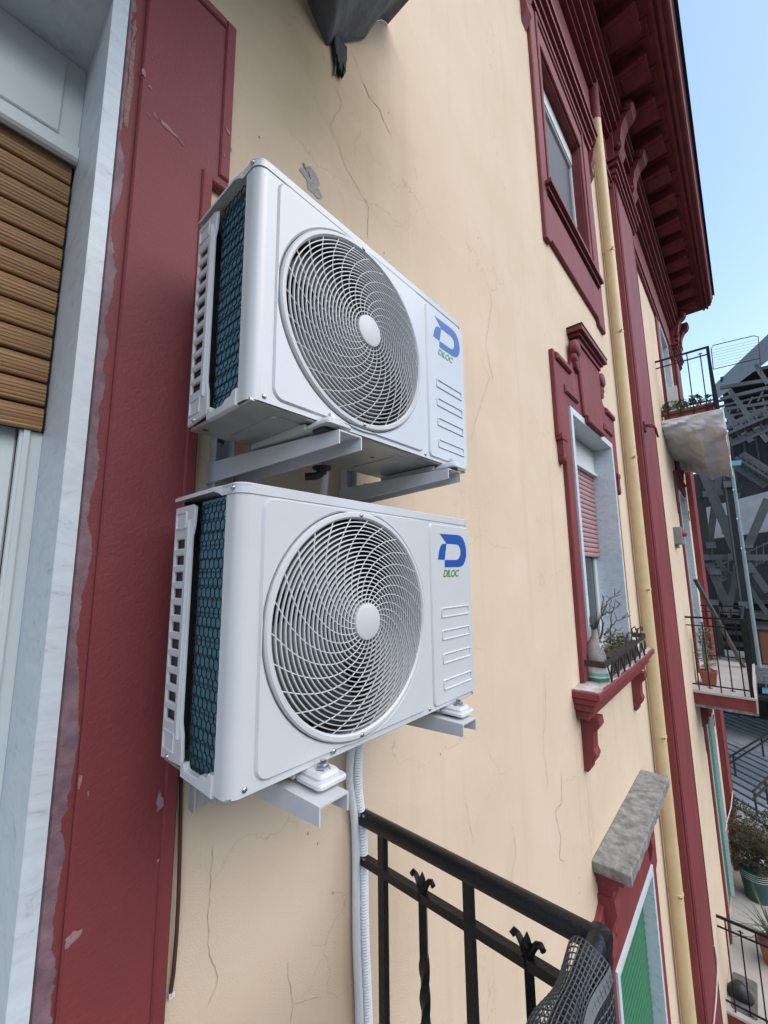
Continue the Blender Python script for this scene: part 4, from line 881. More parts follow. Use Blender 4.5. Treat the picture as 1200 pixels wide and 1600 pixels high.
# ------------------------------------------------------------------ railing of the near balcony
RX = 0.631; RY = -0.672
rl = empty('balcony_railing', (RX, RY, -1.40), 'black wrought iron balcony railing with twisted bars, running out from the wall', 'railing')
def rp(p): return (p[0]-RX, p[1]-RY, p[2]+1.40)
def handrail(p, q, name='handrail'):
    p, q = Vector(rp(p)), Vector(rp(q)); d = (q-p).normalized(); a = Vector((-d.y, d.x, 0)); mb = MB()
    prof = [(-0.016, -0.017), (0.016, -0.017), (0.021, -0.006), (0.021, 0.006), (0.014, 0.015), (0.0, 0.019), (-0.014, 0.015), (-0.021, 0.006), (-0.021, -0.006)]
    vs = [c_+a*u+Vector((0, 0, v)) for c_ in (p, q) for u, v in prof]; n = len(prof)
    mb.add(vs, [(i, (i+1) % n, n+(i+1) % n, n+i) for i in range(n)]+[tuple(range(n)), tuple(range(2*n-1, n-1, -1))])
    return mb.build(name, M_IRON, rl, smooth=40)
handrail((RX, 0.0, -0.389), (RX, RY-0.0205, -0.389)); handrail((RX+0.0205, RY, -0.3885), (-2.1, RY, -0.3885))
MB().bar(rp((RX, 0.0, -0.504)), rp((RX, RY, -0.504)), 0.022).build('middle_rail', M_IRON, rl); MB().bar(rp((RX, RY, -0.5035)), rp((-2.1, RY, -0.5035)), 0.0215).build('middle_rail', M_IRON, rl)
MB().bar(rp((RX, 0.0, -1.30)), rp((RX, RY, -1.30)), 0.022).build('bottom_rail', M_IRON, rl); MB().bar(rp((RX, RY, -1.2995)), rp((-2.1, RY, -1.2995)), 0.0215).build('bottom_rail', M_IRON, rl)
MB().bar(rp((RX, RY, -1.40)), rp((RX, RY, -0.395)), 0.032).build('corner_post', M_IRON, rl)
def twisted(x, y):
    b = 0.0105; vs = []; fs = []; N = 70; z0, z1 = -1.30, -0.475
    for k in range(N+1):
        t = k/N; z = z0+(z1-z0)*t; a = math.radians(45)
        if 0.12 < t < 0.80: a += math.radians(1100)*(t-0.12)
        elif t >= 0.80: a += math.radians(1100*0.68)
        for j in range(4): q = a+j*math.pi/2; vs.append(rp((x+b*1.35*math.cos(q), y+b*1.35*math.sin(q), z)))
    for k in range(N):
        for j in range(4): fs.append((k*4+j, k*4+(j+1) % 4, k*4+4+(j+1) % 4, k*4+4+j))
    mb = MB().add(vs, fs+[(0, 1, 2, 3), (N*4+3, N*4+2, N*4+1, N*4)]); o = mb.build('twisted_bar', M_IRON, rl, smooth=50)
    fn = MB(); d = (0, 1) if abs(x-RX) < 1e-4 else (1, 0)
    def fp(u, z): return rp((x+d[0]*u, y+d[1]*u, z))
    fn.tube([fp(0, -0.482), fp(0, -0.465), fp(0, -0.448)], 0.008, 6, radii=[0.011, 0.009, 0.0015])
    for s2 in (-1, 1): fn.tube([fp(s2*0.004, -0.49), fp(s2*0.012, -0.474), fp(s2*0.021, -0.462), fp(s2*0.030, -0.459), fp(s2*0.034, -0.465), fp(s2*0.030, -0.470)], 0.006, 6, radii=[0.009, 0.008, 0.007, 0.007, 0.007, 0.004])
    fn.build('finial', M_IRON, o, smooth=60)
for i, y in enumerate((-0.105, -0.243, -0.381, -0.524)):
    if i % 2 == 0: MB().bar(rp((RX, y, -1.30)), rp((RX, y, -0.40)), 0.021).build('bar', M_IRON, rl)
    else: twisted(RX, y)
for i in range(18):
    x = RX-0.138*(i+1)
    if i % 2 == 0: twisted(x, RY)
    else: MB().bar(rp((x, RY, -1.30)), rp((x, RY, -0.40)), 0.021).build('bar', M_IRON, rl)
for k, (y, z, rx_, rz_) in enumerate(((-0.012, -0.380, 0.010, 0.008), (-0.030, -0.374, 0.008, 0.006), (-0.05, -0.372, 0.005, 0.004), (-0.02, -0.497, 0.010, 0.005), (-0.04, -0.4945, 0.006, 0.003))):
    rg = random.Random(k+90); pts = [(y-RY+rx_*math.cos(i*0.7)*rg.uniform(0.5, 1.2), z+1.40+rz_*math.sin(i*0.7)*rg.uniform(0.5, 1.2)) for i in range(9)]
    MB().prism(pts, -0.0209 if k < 3 else -0.0112, -0.0216 if k < 3 else -0.0118, mapf=YZ, back=False).build('paint_loss', mat('bare_grey_metal', (0.30, 0.29, 0.28), 0.6, var=0.2, vscale=90), rl)
# plastic net folded over the outer handrail
nt = empty('plastic_net', (0.4, RY, -0.389), 'dark grey plastic mesh folded over the outer handrail', 'netting')
mb = MB(); R0 = 0.034; rg = random.Random(4)
def npnt(u, a):   # u along the rail, a around it
    t = math.radians(a); r = R0+0.004*math.sin(u*37)+0.003*math.sin(a*0.06+u*20)
    drop = 0.0 if -20 < a < 200 else 0
    if a > 190: return (0.60-u-0.4, -r*math.cos(math.radians(190)), -0.01-(a-190)*0.0017)
    if a < -10: return (0.60-u-0.4, -r*math.cos(math.radians(-10))-0.004*math.sin(u*30), -0.005+(a+10)*0.0017)
    return (0.60-u-0.4, -r*math.cos(t), r*math.sin(t)*1.0+0.002)
cols = [-150+i*10 for i in range(45)]; rows = [0.04+0.0125*i for i in range(60)]
for a in cols: mb.tube([npnt(u, a) for u in rows], 0.0011, 4)
for u in rows: mb.tube([npnt(u, a) for a in cols], 0.0014, 4)
tag(mb.build('mesh', mat('net_plastic', (0.05, 0.055, 0.06), 0.45), nt), kind='stuff')
mb = MB()
for i in range(len(rows)-1):
    q = [npnt(rows[i], -8), npnt(rows[i], 26), npnt(rows[i+1], 26), npnt(rows[i+1], -8)]
    mb.add([(a_, b_*1.06, c_+0.002) for a_, b_, c_ in q], [(0, 1, 2, 3)])
mb.build('selvedge', mat('net_selvedge', (0.13, 0.14, 0.15), 0.45), nt, smooth=60)
mb = MB()
for i in range(len(rows)-1):
    for a, b in zip(range(-150, -10, 20), range(-130, 10, 20)):
        q = [npnt(rows[i], a), npnt(rows[i], b), npnt(rows[i+1], b), npnt(rows[i+1], a)]; mb.add([(x, y+0.004, z) for x, y, z in q], [(0, 1, 2, 3)])
mb.build('folded_layers', mat('net_folds', (0.035, 0.038, 0.042), 0.6), nt, smooth=60)

# ------------------------------------------------------------------ things on the window sill
ZS = -0.446
rk = empty('planter_rack', (2.85, 0, ZS), 'rusty black iron planter rack on the window sill', 'planter rack')
M_RUST = mat('rusty_iron', (0.03, 0.022, 0.02), 0.65, var=0.5, vscale=25)
for a, b in (((0.0, -0.005, 0.135), (0.0, -0.160, 0.135)), ((0.0, -0.160, 0.135), (1.50, -0.160, 0.155)), ((1.50, -0.160, 0.155), (1.50, -0.005, 0.155))): MB().bar(a, b, 0.005, 0.042).build('band', M_RUST, rk)
def curl(x, z0, s=1, h=0.1):
    return [(x, -0.163, z0), (x+0.012*s, -0.165, z0+h*0.5), (x+0.03*s, -0.165, z0+h*0.9), (x+0.055*s, -0.165, z0+h), (x+0.075*s, -0.165, z0+h*0.8), (x+0.07*s, -0.165, z0+h*0.6)]
for k in range(7):
    x = 0.14+0.20*k
    MB().tube([(x-0.075, -0.164, 0.12), (x-0.03, -0.166, 0.05), (x, -0.164, 0.003), (x+0.03, -0.166, 0.05), (x+0.075, -0.164, 0.125)], 0.006, 6).build('v_strut', M_RUST, rk, smooth=60)
    MB().tube([(x+0.075, -0.165, 0.125), (x+0.10, -0.168, 0.07), (x+0.085, -0.168, 0.045), (x+0.06, -0.168, 0.06)], 0.005, 6).build('lower_curl', M_RUST, rk, smooth=60)
    if k > 2: MB().tube(curl(x-0.06, 0.16), 0.006, 6).build('curl', M_RUST, rk, smooth=60)
for y in (-0.05, -0.10): MB().tube([(1.50, y, 0.16), (1.51, y, 0.21), (1.50, y-0.03, 0.235), (1.49, y-0.04, 0.20)], 0.006, 6).build('curl', M_RUST, rk, smooth=60)
# striped pot with a swollen-root bonsai
pot = empty('potted_bonsai', (2.99, -0.075, ZS), 'swollen grey bonsai trunk with bare twigs in a green-striped white pot', 'potted plant')
MB().lathe([(0.0, 0.0), (0.072, 0.0), (0.078, 0.028)], 28).build('pot_base', mat('pot_green', (0.05, 0.20, 0.13), 0.35), pot, smooth=40)
MB().lathe([(0.078, 0.028), (0.080, 0.040)], 28).build('pot_stripe', mat('pot_white', (0.60, 0.64, 0.60), 0.35), pot, smooth=40)
MB().lathe([(0.080, 0.040), (0.083, 0.062)], 28).build('pot_stripe', mat('pot_mint', (0.20, 0.42, 0.33), 0.35), pot, smooth=40)
MB().lathe([(0.083, 0.062), (0.088, 0.105), (0.092, 0.108), (0.086, 0.108), (0.08, 0.095), (0.0, 0.095)], 28).build('pot_rim', mat('pot_white', (0.60, 0.64, 0.60), 0.35), pot, smooth=40)
M_BARK = mat('pale_grey_bark', (0.22, 0.205, 0.185), 0.8, var=0.25, vscale=16, bump=0.4, bscale=50)
tr = MB().tube([(0, 0, 0.09), (-0.012, 0.005, 0.14), (-0.02, 0.01, 0.19), (-0.005, 0.01, 0.245), (0.01, 0.0, 0.29), (0.012, -0.004, 0.33), (0.02, 0.0, 0.36)], 0.05, 14, radii=[0.046, 0.062, 0.058, 0.042, 0.027, 0.019, 0.012]); tr.tube([(0.02, -0.02, 0.20), (0.055, -0.02, 0.15), (0.06, -0.025, 0.09)], 0.03, 10, radii=[0.03, 0.034, 0.026])
tr.build('trunk', M_BARK, pot, smooth=70)
rg = random.Random(21); tw = MB()
for k in range(9):
    a = rg.uniform(0, 6.28); l_ = rg.uniform(0.10, 0.20); tw.tube([(0.015, 0, 0.33), (0.015+0.03*math.cos(a), 0.03*math.sin(a), 0.33+l_*0.5), (0.015+0.05*math.cos(a), 0.05*math.sin(a), 0.33+l_)], 0.004, 5, radii=[0.005, 0.0035, 0.0015])
tw.build('twigs', M_TWIG, pot)
# trough with a bare shrub and a few leaves
th = empty('planter_trough', (3.55, -0.08, ZS), 'brown trough of bare twiggy shrub with few leaves on the window sill', 'planter')
mb = MB(); mb.prism([(-0.40, -0.055), (0.55, -0.055), (0.55, 0.055), (-0.40, 0.055)], 0.005, 0.135, mapf=XY, cham=0.005); mb.prism([(-0.41, -0.064), (0.56, -0.064), (0.56, 0.064), (-0.41, 0.064)], 0.128, 0.145, mapf=XY, cham=0.003); mb.build('trough', mat('brown_plastic', (0.065, 0.03, 0.024), 0.55, var=0.2, vscale=12), th)
def branch(mb, pts, r0, rg, sub=0.0):
    fine = []
    for a, b in zip(pts, pts[1:]):
        a, b = Vector(a), Vector(b)
        for k in range(4): fine.append(a+(b-a)*(k/4)+Vector((rg.gauss(0, 0.006), rg.gauss(0, 0.006), rg.gauss(0, 0.006))))
    fine.append(Vector(pts[-1])); n = len(fine); mb.tube(fine, r0, 6, radii=[r0*(1-0.75*i/(n-1)) for i in range(n)])
    for k in range(n-1):
        if rg.random() < sub: a = fine[k]; d = Vector((rg.uniform(-.5, 1), rg.uniform(-.6, .4), rg.uniform(.1, .9))).normalized()*rg.uniform(0.03, 0.08); mb.tube([a, a+d*0.6, a+d], r0*0.4, 5, radii=[r0*0.5, r0*0.4, r0*0.2])
mb = MB(); rg = random.Random(8); O = Vector((3.55, -0.08, ZS))
def tpx(*pp): return [P(a, b, 'y', yy)-O for a, b, yy in pp]
branch(mb, tpx((941, 1000, -0.08), (941, 965, -0.08), (942, 940, -0.09), (944, 932, -0.09)), 0.008, rg, 0.2)
branch(mb, tpx((942, 962, -0.08), (948, 944, -0.09), (955, 934, -0.10), (966, 927, -0.10)), 0.0065, rg, 0.6)
branch(mb, tpx((944, 960, -0.08), (954, 956, -0.09), (964, 947, -0.10), (970, 940, -0.10)), 0.006, rg, 0.6)
branch(mb, tpx((944, 992, -0.08), (955, 978, -0.09), (970, 968, -0.10), (986, 961, -0.11)), 0.007, rg, 0.6)
branch(mb, tpx((954, 1005, -0.08), (955, 975, -0.08), (953, 955, -0.08), (954, 936, -0.08)), 0.0065, rg, 0.3)
branch(mb, tpx((948, 1000, -0.08), (962, 985, -0.09), (974, 980, -0.10)), 0.006, rg, 0.5)
mb.build('branches', M_TWIG, th)
mb = MB(); rg = random.Random(12)
for cx, cz, n in ((-0.28, 0.20, 60), (0.0, 0.19, 70), (0.25, 0.17, 50), (0.42, 0.18, 30)): leaves(mb, (cx, -0.01, cz), (0.13, 0.07, 0.07), n, 0.022, rng=rg)
tag(mb.build('leaves', mat('olive_leaf', (0.06, 0.065, 0.025), 0.6, col2=(0.12, 0.11, 0.05), vscale=25), th), kind='stuff')

# ------------------------------------------------------------------ fittings on the facade
eb = empty('junction_box', (8.8, 0, 0.78), 'grey junction box with a red bell on the cream wall by the far balconies', 'electrical box')
MB().prism(rrect(0.0, 0.005, 0.24, 0.325, 0.015, 3), 0.0, -0.125, cham=0.008, mapf=lambda u, v, d: (u, d, v)).build('case', mat('grey_box_plastic', (0.22, 0.22, 0.21), 0.5), eb)
MB().lathe([(0.0, -0.19), (0.045, -0.185), (0.058, -0.16), (0.058, -0.126), (0.0, -0.126)], 18, lambda a, b, h: (0.12+a, h, 0.20+b)).build('bell', mat('red_plastic', (0.42, 0.055, 0.02), 0.4), eb, smooth=40)
MB().box((0.05, -0.06, -0.06), (0.10, -0.01, 0.005)).build('cable_gland', mat('grey_box_plastic', (0.22, 0.22, 0.21), 0.5), eb)
hk = empty('iron_hook', (6.05, -0.1, 2.29), 'dark red iron shutter hook fixed on the pilaster', 'hook')
MB().prism(rrect(-0.02, -0.09, 0.10, 0.05, 0.015, 2), 0.006, -0.02).build('plate', M_RED, hk); MB().tube([(0.03, -0.02, 0.0), (0.03, -0.09, -0.01), (0.10, -0.12, -0.05), (0.24, -0.12, -0.14)], 0.014, 8).build('arm', M_RED, hk, smooth=60); MB().tube([(0.0, -0.03, -0.03), (0.12, -0.09, -0.02), (0.22, -0.10, 0.02)], 0.012, 8).build('catch', M_RED, hk, smooth=60)
cp = [P(a, b, 'y', -0.12) for a, b in ((1116, 1478), (1120, 1500), (1121, 1520), (1119, 1560), (1115, 1600))]; cp.append(cp[-1]+Vector((-0.1, 0, -1)))
tag(MB().tube(cp, 0.008, 6).build('cord', mat('white_cord', (0.45, 0.42, 0.40), 0.7), smooth=60), 'pale cord hanging down the red pilaster below the far balconies', 'cord')
MB().tube([P(1145, 1236, 'y', -0.14), P(1142, 1262, 'y', -0.13), P(1135, 1286, 'y', -0.10), P(1133, 1300, 'y', -0.09)], 0.010, 6).build('rope', mat('white_cord', (0.45, 0.42, 0.40), 0.7), smooth=60)
tag(bpy.data.objects['rope'], 'pale rope looped at the foot of the far corner pilaster', 'rope')

# tarpaulin slung under the upper far balcony
def tarp():
    from mathutils import noise
    kx = [(8.93, 0.0), (8.93, 0.10), (8.935, 0.20), (8.945, 0.30), (8.99, 0.37), (9.15, 0.46), (9.45, 0.62), (9.8, 0.76), (10.3, 0.85), (10.9, 0.86), (11.5, 0.8), (12.2, 0.55), (12.23, 0.05)]
    cs = []
    for (a, da), (b, db) in zip(kx, kx[1:]):
        for k in range(5): cs.append((a+(b-a)*k/5, da+(db-da)*k/5))
    cs.append(kx[-1]); ny = 44; mb = MB(); n = ny+1
    for i, (x, d) in enumerate(cs):
        for j in range(n):
            t = j/ny; y = -0.915*t
            c_ = noise.noise(Vector((x*1.6+d*4, y*3.2-d*2.2, d*3)))*0.085+abs(noise.noise(Vector((x*3+d*9, y*6+d*5, 3.3))))*0.055+noise.noise(Vector((x*9, y*13+d*14, 7.1)))*0.018
            c_ += 0.045*math.sin(14*(t+d*1.9))*max(0, 1-d*2.2)*(1-t*0.6)
            c_ *= min(1, d*6); sag = d*(0.58+0.42*t)+0.10*max(0, 1-abs(t-0.62)*5)*(1 if d > 0.4 else 0)
            mb.v.append((x-(0.0 if d > 0.4 else 0.055*abs(c_)*6+0.5*c_), y-(0.03*c_*8 if t > 0.9 else 0), 3.17-sag-c_*(1 if d > 0.3 else 0.2)))
    for i in range(len(cs)-1):
        for j in range(ny): a = i*n+j; mb.f.append((a, a+1, a+n+1, a+n))
    o = len(mb.v); mb.v += [(x, -0.93, 3.165) for x, d in cs]
    for i in range(len(cs)-1): mb.f.append((o+i, i*n+ny, (i+1)*n+ny, o+i+1))
    ob = mb.build('tarpaulin', mat('grey_white_tarpaulin', (0.52, 0.52, 0.535), 0.5, var=0.10, vscale=3), smooth=55)
    sol = ob.modifiers.new('thickness', 'SOLIDIFY'); sol.thickness = 0.004
    return ob
tag(tarp(), 'pale tarpaulin slung under the upper far balcony', 'tarpaulin')
MB().tube([(8.96, -0.92, 3.12), (8.97, -0.93, 2.8), (8.99, -0.94, 2.5), (9.02, -0.93, 2.32)], 0.012, 6).build('tarpaulin_edge_rope', mat('white_cord', (0.45, 0.42, 0.40), 0.7), bpy.data.objects['tarpaulin'])
def planter(x0, x1, y0, y1, z, h, label, n, seed, size=0.045, up=0.16):
    e = empty('flower_trough', ((x0+x1)/2, (y0+y1)/2, z), label, 'planter'); a, b = (x1-x0)/2, (y1-y0)/2; mb = MB(); mb.prism([(-a, -b), (a, -b), (a, b), (-a, b)], 0.0, h, mapf=XY, cham=0.008); mb.prism([(-a-.01, -b-.01), (a+.01, -b-.01), (a+.01, b+.01), (-a-.01, b+.01)], h-0.025, h+0.005, mapf=XY, cham=0.004); mb.build('trough', M_TERRA, e)
    rg = random.Random(seed); mb = MB()
    for k in range(max(3, n//40)): leaves(mb, (rg.uniform(-a, a), rg.uniform(-b, b), h+rg.uniform(0.3, 1)*up), (0.10, 0.10, 0.10), 40, size, rng=rg)
    tag(mb.build('foliage', M_LEAF, e), kind='stuff')
    st = MB()
    for k in range(8): x, y = rg.uniform(-a, a), rg.uniform(-b, b); st.tube([(x, y, h), (x+rg.uniform(-.05, .05), y+rg.uniform(-.05, .05), h+up*rg.uniform(0.8, 1.7))], 0.006, 5)
    st.build('stems', M_TWIG, e)
planter(9.06, 9.24, -0.80, -0.04, 3.192, 0.17, 'red trough of straggling geraniums on the upper far balcony', 420, 31)
wb = empty('white_board', (9.4, -0.10, 3.2), 'white panel standing by the wall on the upper far balcony', 'panel'); MB().prism(rrect(-0.18, 0.25, 0.0, 0.83, 0.01, 2), 0.16, 0.12, mapf=YZ, cham=0.006).build('board', M_PVC, wb); MB().box((0.09, -0.16, 0.0), (0.12, -0.13, 0.25)).build('leg', M_PVC, wb); MB().box((0.09, -0.04, 0.0), (0.12, -0.01, 0.25)).build('leg', M_PVC, wb)
dr = empty('drying_rack', (9.1, -0.85, 4.0), 'thin wire drying rack hung outside the upper far balcony', 'drying rack'); fr = [(0, -0.02, 0.0), (0, -0.03, 0.40), (0, -0.06, 0.46), (0, -0.62, 0.42), (0, -0.68, 0.38), (0, -0.66, -0.02), (0, -0.02, 0.0)]
MB().tube(fr, 0.008, 6).build('frame', M_STEELD, dr, smooth=60); MB().tube([(0, -0.66, -0.02), (0, -0.64, -0.30)], 0.008, 6).build('strut', M_STEELD, dr)
for k in range(7): z = 0.05+0.052*k; MB().tube([(0, -0.03, z+0.01), (0, -0.665, z-0.03)], 0.0026, 5).build('wire', M_STEELD, dr)
# middle far balcony: potted climber and a leaning plank
pp = empty('potted_climber', (9.62, -0.20, -1.77), 'tall leafy climber in a terracotta pot on the middle far balcony', 'potted plant')
MB().lathe([(0.0, 0.0), (0.13, 0.0), (0.165, 0.20), (0.18, 0.20), (0.18, 0.245), (0.155, 0.245), (0.14, 0.21), (0, 0.21)], 4, lambda x, y, h: ((x-y)*0.75, (x+y)*0.75, h)).build('pot', M_TERRA, pp)
mb = MB(); rg = random.Random(51); st = MB()
for k in range(14):
    z = 0.27+0.055*k; st_x, st_y = 0.05*math.sin(k), 0.05*math.cos(k*1.3); leaves(mb, (st_x, st_y, z), (0.14, 0.14, 0.06), 26, 0.035, rng=rg)
tag(mb.build('foliage', mat('variegated_leaf', (0.06, 0.085, 0.04), 0.5, col2=(0.22, 0.22, 0.14), vscale=18), pp), kind='stuff'); st.tube([(0, 0, 0.2), (0.02, 0.02, 0.6), (-0.02, 0.0, 1.0)], 0.02, 7, radii=[0.05, 0.04, 0.01]); st.build('stem', M_BARK, pp, smooth=60)
a, b = P(1162, 1042, 'z', -1.76), P(1086, 905, 'y', -0.05)
tag(MB().bar(a, b, 0.10, 0.035).build('plank', mat('weathered_wood', (0.13, 0.11, 0.09), 0.8, var=0.2, vscale=10)), 'weathered plank leaning against the wall on the middle far balcony', 'plank')
# lowest far balcony
gp = empty('potted_hedge', (11.72, -0.40, -6.3), 'brown hedge plant in a tall green pot with white bands', 'potted plant')
MB().lathe([(0.0, 0.0), (0.20, 0.0), (0.235, 0.30), (0.245, 0.40)], 28).build('pot', mat('green_glaze', (0.022, 0.075, 0.06), 0.35), gp, smooth=40)
MB().lathe([(0.245, 0.40), (0.262, 0.56), (0.27, 0.56), (0.25, 0.52), (0.0, 0.52)], 28).build('pot_collar', mat('green_glaze', (0.022, 0.075, 0.06), 0.35), gp, smooth=40)
for k in range(4): z = 0.405+0.04*k; r_ = 0.2475+0.004*k; MB().lathe([(r_, z), (r_+0.005, z+0.002), (r_+0.006, z+0.012), (r_+0.002, z+0.014)], 28).build('pot_band', mat('cream_band', (0.45, 0.47, 0.40), 0.5), gp, smooth=40)
mb = MB(); rg = random.Random(61)
for k in range(80): leaves(mb, (rg.uniform(-.3, 1.2), rg.uniform(-.45, .38), 0.60+rg.uniform(0, .80)), (0.15, 0.15, 0.13), 90, 0.034, rng=rg)
tag(mb.build('foliage', M_DRY, gp), kind='stuff')
mb = MB()
for k in range(7): a = k*0.9; mb.tube([(0, 0, 0.5), (0.12*math.cos(a), 0.12*math.sin(a), 0.8), (0.3*math.cos(a), 0.28*math.sin(a), 1.1)], 0.012, 6, radii=[0.02, 0.012, 0.004])
mb.build('stems', M_TWIG, gp)
pl = empty('potted_palm', (10.0, -0.60, -6.3), 'spiky green palm-like plant on the lowest far balcony', 'potted plant')
MB().lathe([(0.0, 0.0), (0.15, 0.0), (0.20, 0.28), (0.215, 0.28), (0.215, 0.32), (0.18, 0.32), (0.17, 0.27), (0, 0.27)], 24).build('pot', M_TERRA, pl, smooth=40)
mb = MB(); rg = random.Random(71)
for k in range(90):
    a = rg.uniform(0, 6.28); l_ = rg.uniform(0.35, 0.75); e = rg.uniform(0.1, 1.4); base = Vector((0.03*math.cos(a), 0.03*math.sin(a), 0.28+rg.uniform(0, 0.28))); prev = None
    d = Vector((math.cos(a)*math.cos(e), math.sin(a)*math.cos(e), math.sin(e))); sd = Vector((-math.sin(a), math.cos(a), 0))*0.014; ring = []
    for j in range(5):
        t = j/4; c_ = base+d*l_*t+Vector((0, 0, -0.22*t*t*l_)); w = sd*(1-t*0.9)*(0.6+t if t < .3 else 1); ring.append((c_-w, c_+w))
    for q0, q1 in zip(ring, ring[1:]): mb.add([q0[0], q0[1], q1[1], q1[0]], [(0, 1, 2, 3)])
tag(mb.build('fronds', mat('palm_frond', (0.035, 0.06, 0.025), 0.5, col2=(0.09, 0.095, 0.04), vscale=14), pl), kind='stuff')
bg = empty('black_bag', (8.92, -0.16, -6.3), 'crumpled black bag on a mat on the lowest far balcony', 'bag'); mb = MB()
mb.lathe([(0.0, 0.20), (0.05, 0.21), (0.10, 0.16), (0.135, 0.09), (0.15, 0.03), (0.13, 0.004), (0.0, 0.004)], 14, lambda x, y, h: (x*(1+0.2*math.sin(9*h+3*x*20)), y*(1+0.15*math.cos(11*h)), h)); mb.build('bag_body', M_DARK, bg, smooth=60)
tag(MB().prism(rrect(8.62, -0.36, 9.38, -0.05, 0.05, 4), -6.2995, -6.288, mapf=XY, cham=0.003).build('door_mat', mat('worn_mat', (0.12, 0.11, 0.105), 0.9, var=0.3, vscale=9)), 'worn grey mat on the floor of the lowest far balcony', 'mat')
tag(MB().prism(rrect(12.3, -1.0, 12.9, -0.62, 0.04, 3), -6.299, -5.75, mapf=XY, cham=0.02).build('blue_bin', mat('blue_plastic', (0.05, 0.22, 0.30), 0.4)), 'light blue plastic bin beyond the green pot', 'bin')

# ------------------------------------------------------------------ beyond the building: ledge, stepped deck, steel stand
lw = empty('garden_wall', (15.4, 0, Z_GR), 'low grey retaining wall with rounded coping beyond the building', 'wall')
MB().box((15.15, -9, 0), (15.75, 6, -7.0-Z_GR)).build('masonry', M_CONC, lw).location = (-15.4, 0, 0)
MB().tube([(0.05, -9, -6.85-Z_GR), (0.05, 6, -6.85-Z_GR)], 0.34, 14).build('coping', M_CONC, lw, smooth=50)
mb = MB(); rg = random.Random(81)
for k in range(26): leaves(mb, (14.55+rg.uniform(-.35, .35), rg.uniform(-2.6, 0.5), -7.0+rg.uniform(-.5, .25)), (0.22, 0.26, 0.2), 60, 0.03, rng=rg)
hd = empty('ivy_hedge', (14.55, -1, -8.0), 'dense brownish hedge below the retaining wall', 'hedge'); ho = mb.build('foliage', M_DRY, hd); ho.location = (-14.55, 1, 8.0); tag(ho, kind='stuff')
MB().box((-0.35, -1.7, -3.4), (0.35, 1.4, 0.95)).build('core', M_DRY, hd)

dk = empty('stepped_deck', (24, 0, -8.4), 'broad stepped deck of grey-blue boards with dark gaps beyond the building', 'deck')
M_BOARD = mat('grey_deck_board', (0.30, 0.32, 0.33), 0.6, var=0.12, vscale=1.5); bd = None
D45 = Vector((1, 1, 0)).normalized(); N45 = Vector((-1, 1, 0)).normalized()
for k in range(26):
    s2 = -6.4+0.50*k; wide = 0.34
    if 17 <= k < 19: continue
    if bd is None:
        bd = MB().box((-7, -wide/2, -0.05), (7, wide/2, 0.0)).build('deck_board', M_BOARD, dk)
    o = bd if k == 0 else share(bd, dk)
    c_ = N45*(-s2); o.location = (c_.x, c_.y, 0.4); o.rotation_euler = (0, 0, math.pi/4)
o = MB().box((-7, -0.52, -0.05), (7, 0.52, 0.0)).build('landing', M_BOARD, dk); c_ = N45*(-(-6.4+0.5*17.5)); o.location = (c_.x, c_.y, 0.404); o.rotation_euler = (0, 0, math.pi/4)
o = MB().box((-8, -8, 0), (8, 8, 0.02)).build('shadow_gap_floor', mat('deck_gap_shade', (0.012, 0.012, 0.013), 0.9), dk); o.location = (0, 0, -0.05); o.rotation_euler = (0, 0, math.pi/4)  # near-black floor stands in for the shade between the boards
for p0, p1 in (((1140, 1183), (1200, 1146)), ((1176, 1237), (1200, 1215))):
    a, b = P(*p0, 'z', -7.2)-Vector((24, 0, -8.4)), P(*p1, 'z', -7.2)-Vector((24, 0, -8.4)); b = b+(b-a)*0.6
    for dz in (0.0, -0.22): MB().tube([a+Vector((0, 0, dz)), b+Vector((0, 0, dz))], 0.035, 8).build('hand_rail', M_STEELD, dk)
    for t in (0.05, 0.5, 0.95): c_ = a+(b-a)*t; MB().tube([c_, Vector((c_.x, c_.y, 0.4))], 0.035, 8).build('rail_post', M_STEELD, dk)

# steel grandstand
GS = empty('steel_grandstand', (24, 0, Z_GR), 'dark steel lattice structure of a grandstand behind the building', 'grandstand')
def gp_(p): return Vector(p)-Vector((24, 0, Z_GR))
def beam(name, a, b, X, w, h=None, m_=M_STEEL, X2=None):
    p, q = P(*a, 'x', X), P(*b, 'x', X2 or X); MB().bar(gp_(p), gp_(q), w, h or w, up=(1, 0, 0)).build(name, m_, GS)
def column(a, b, X, w, m_=M_STEELD, gusset=True):
    p, q = P(*a, 'x', X), P(*b, 'x', X); y = (p.y+q.y)/2
    MB().bar(gp_((X, y, -3.4)), gp_((X, y, max(p.z, q.z))), w).build('column', m_, GS)
    return y
y1 = column((1097, 740), (1112, 990), 23.5, 0.34); y2 = column((1136, 690), (1166, 1000), 22.0, 0.36)
MB().bar(gp_((23.35, y1+0.2, -3.4)), gp_((23.35, y1+0.2, 6)), 0.08).build('conduit', M_STEEL, GS); MB().bar(gp_((21.8, y2+0.12, -3.4)), gp_((21.8, y2+0.12, 6.5)), 0.06).build('conduit', M_STEEL, GS)
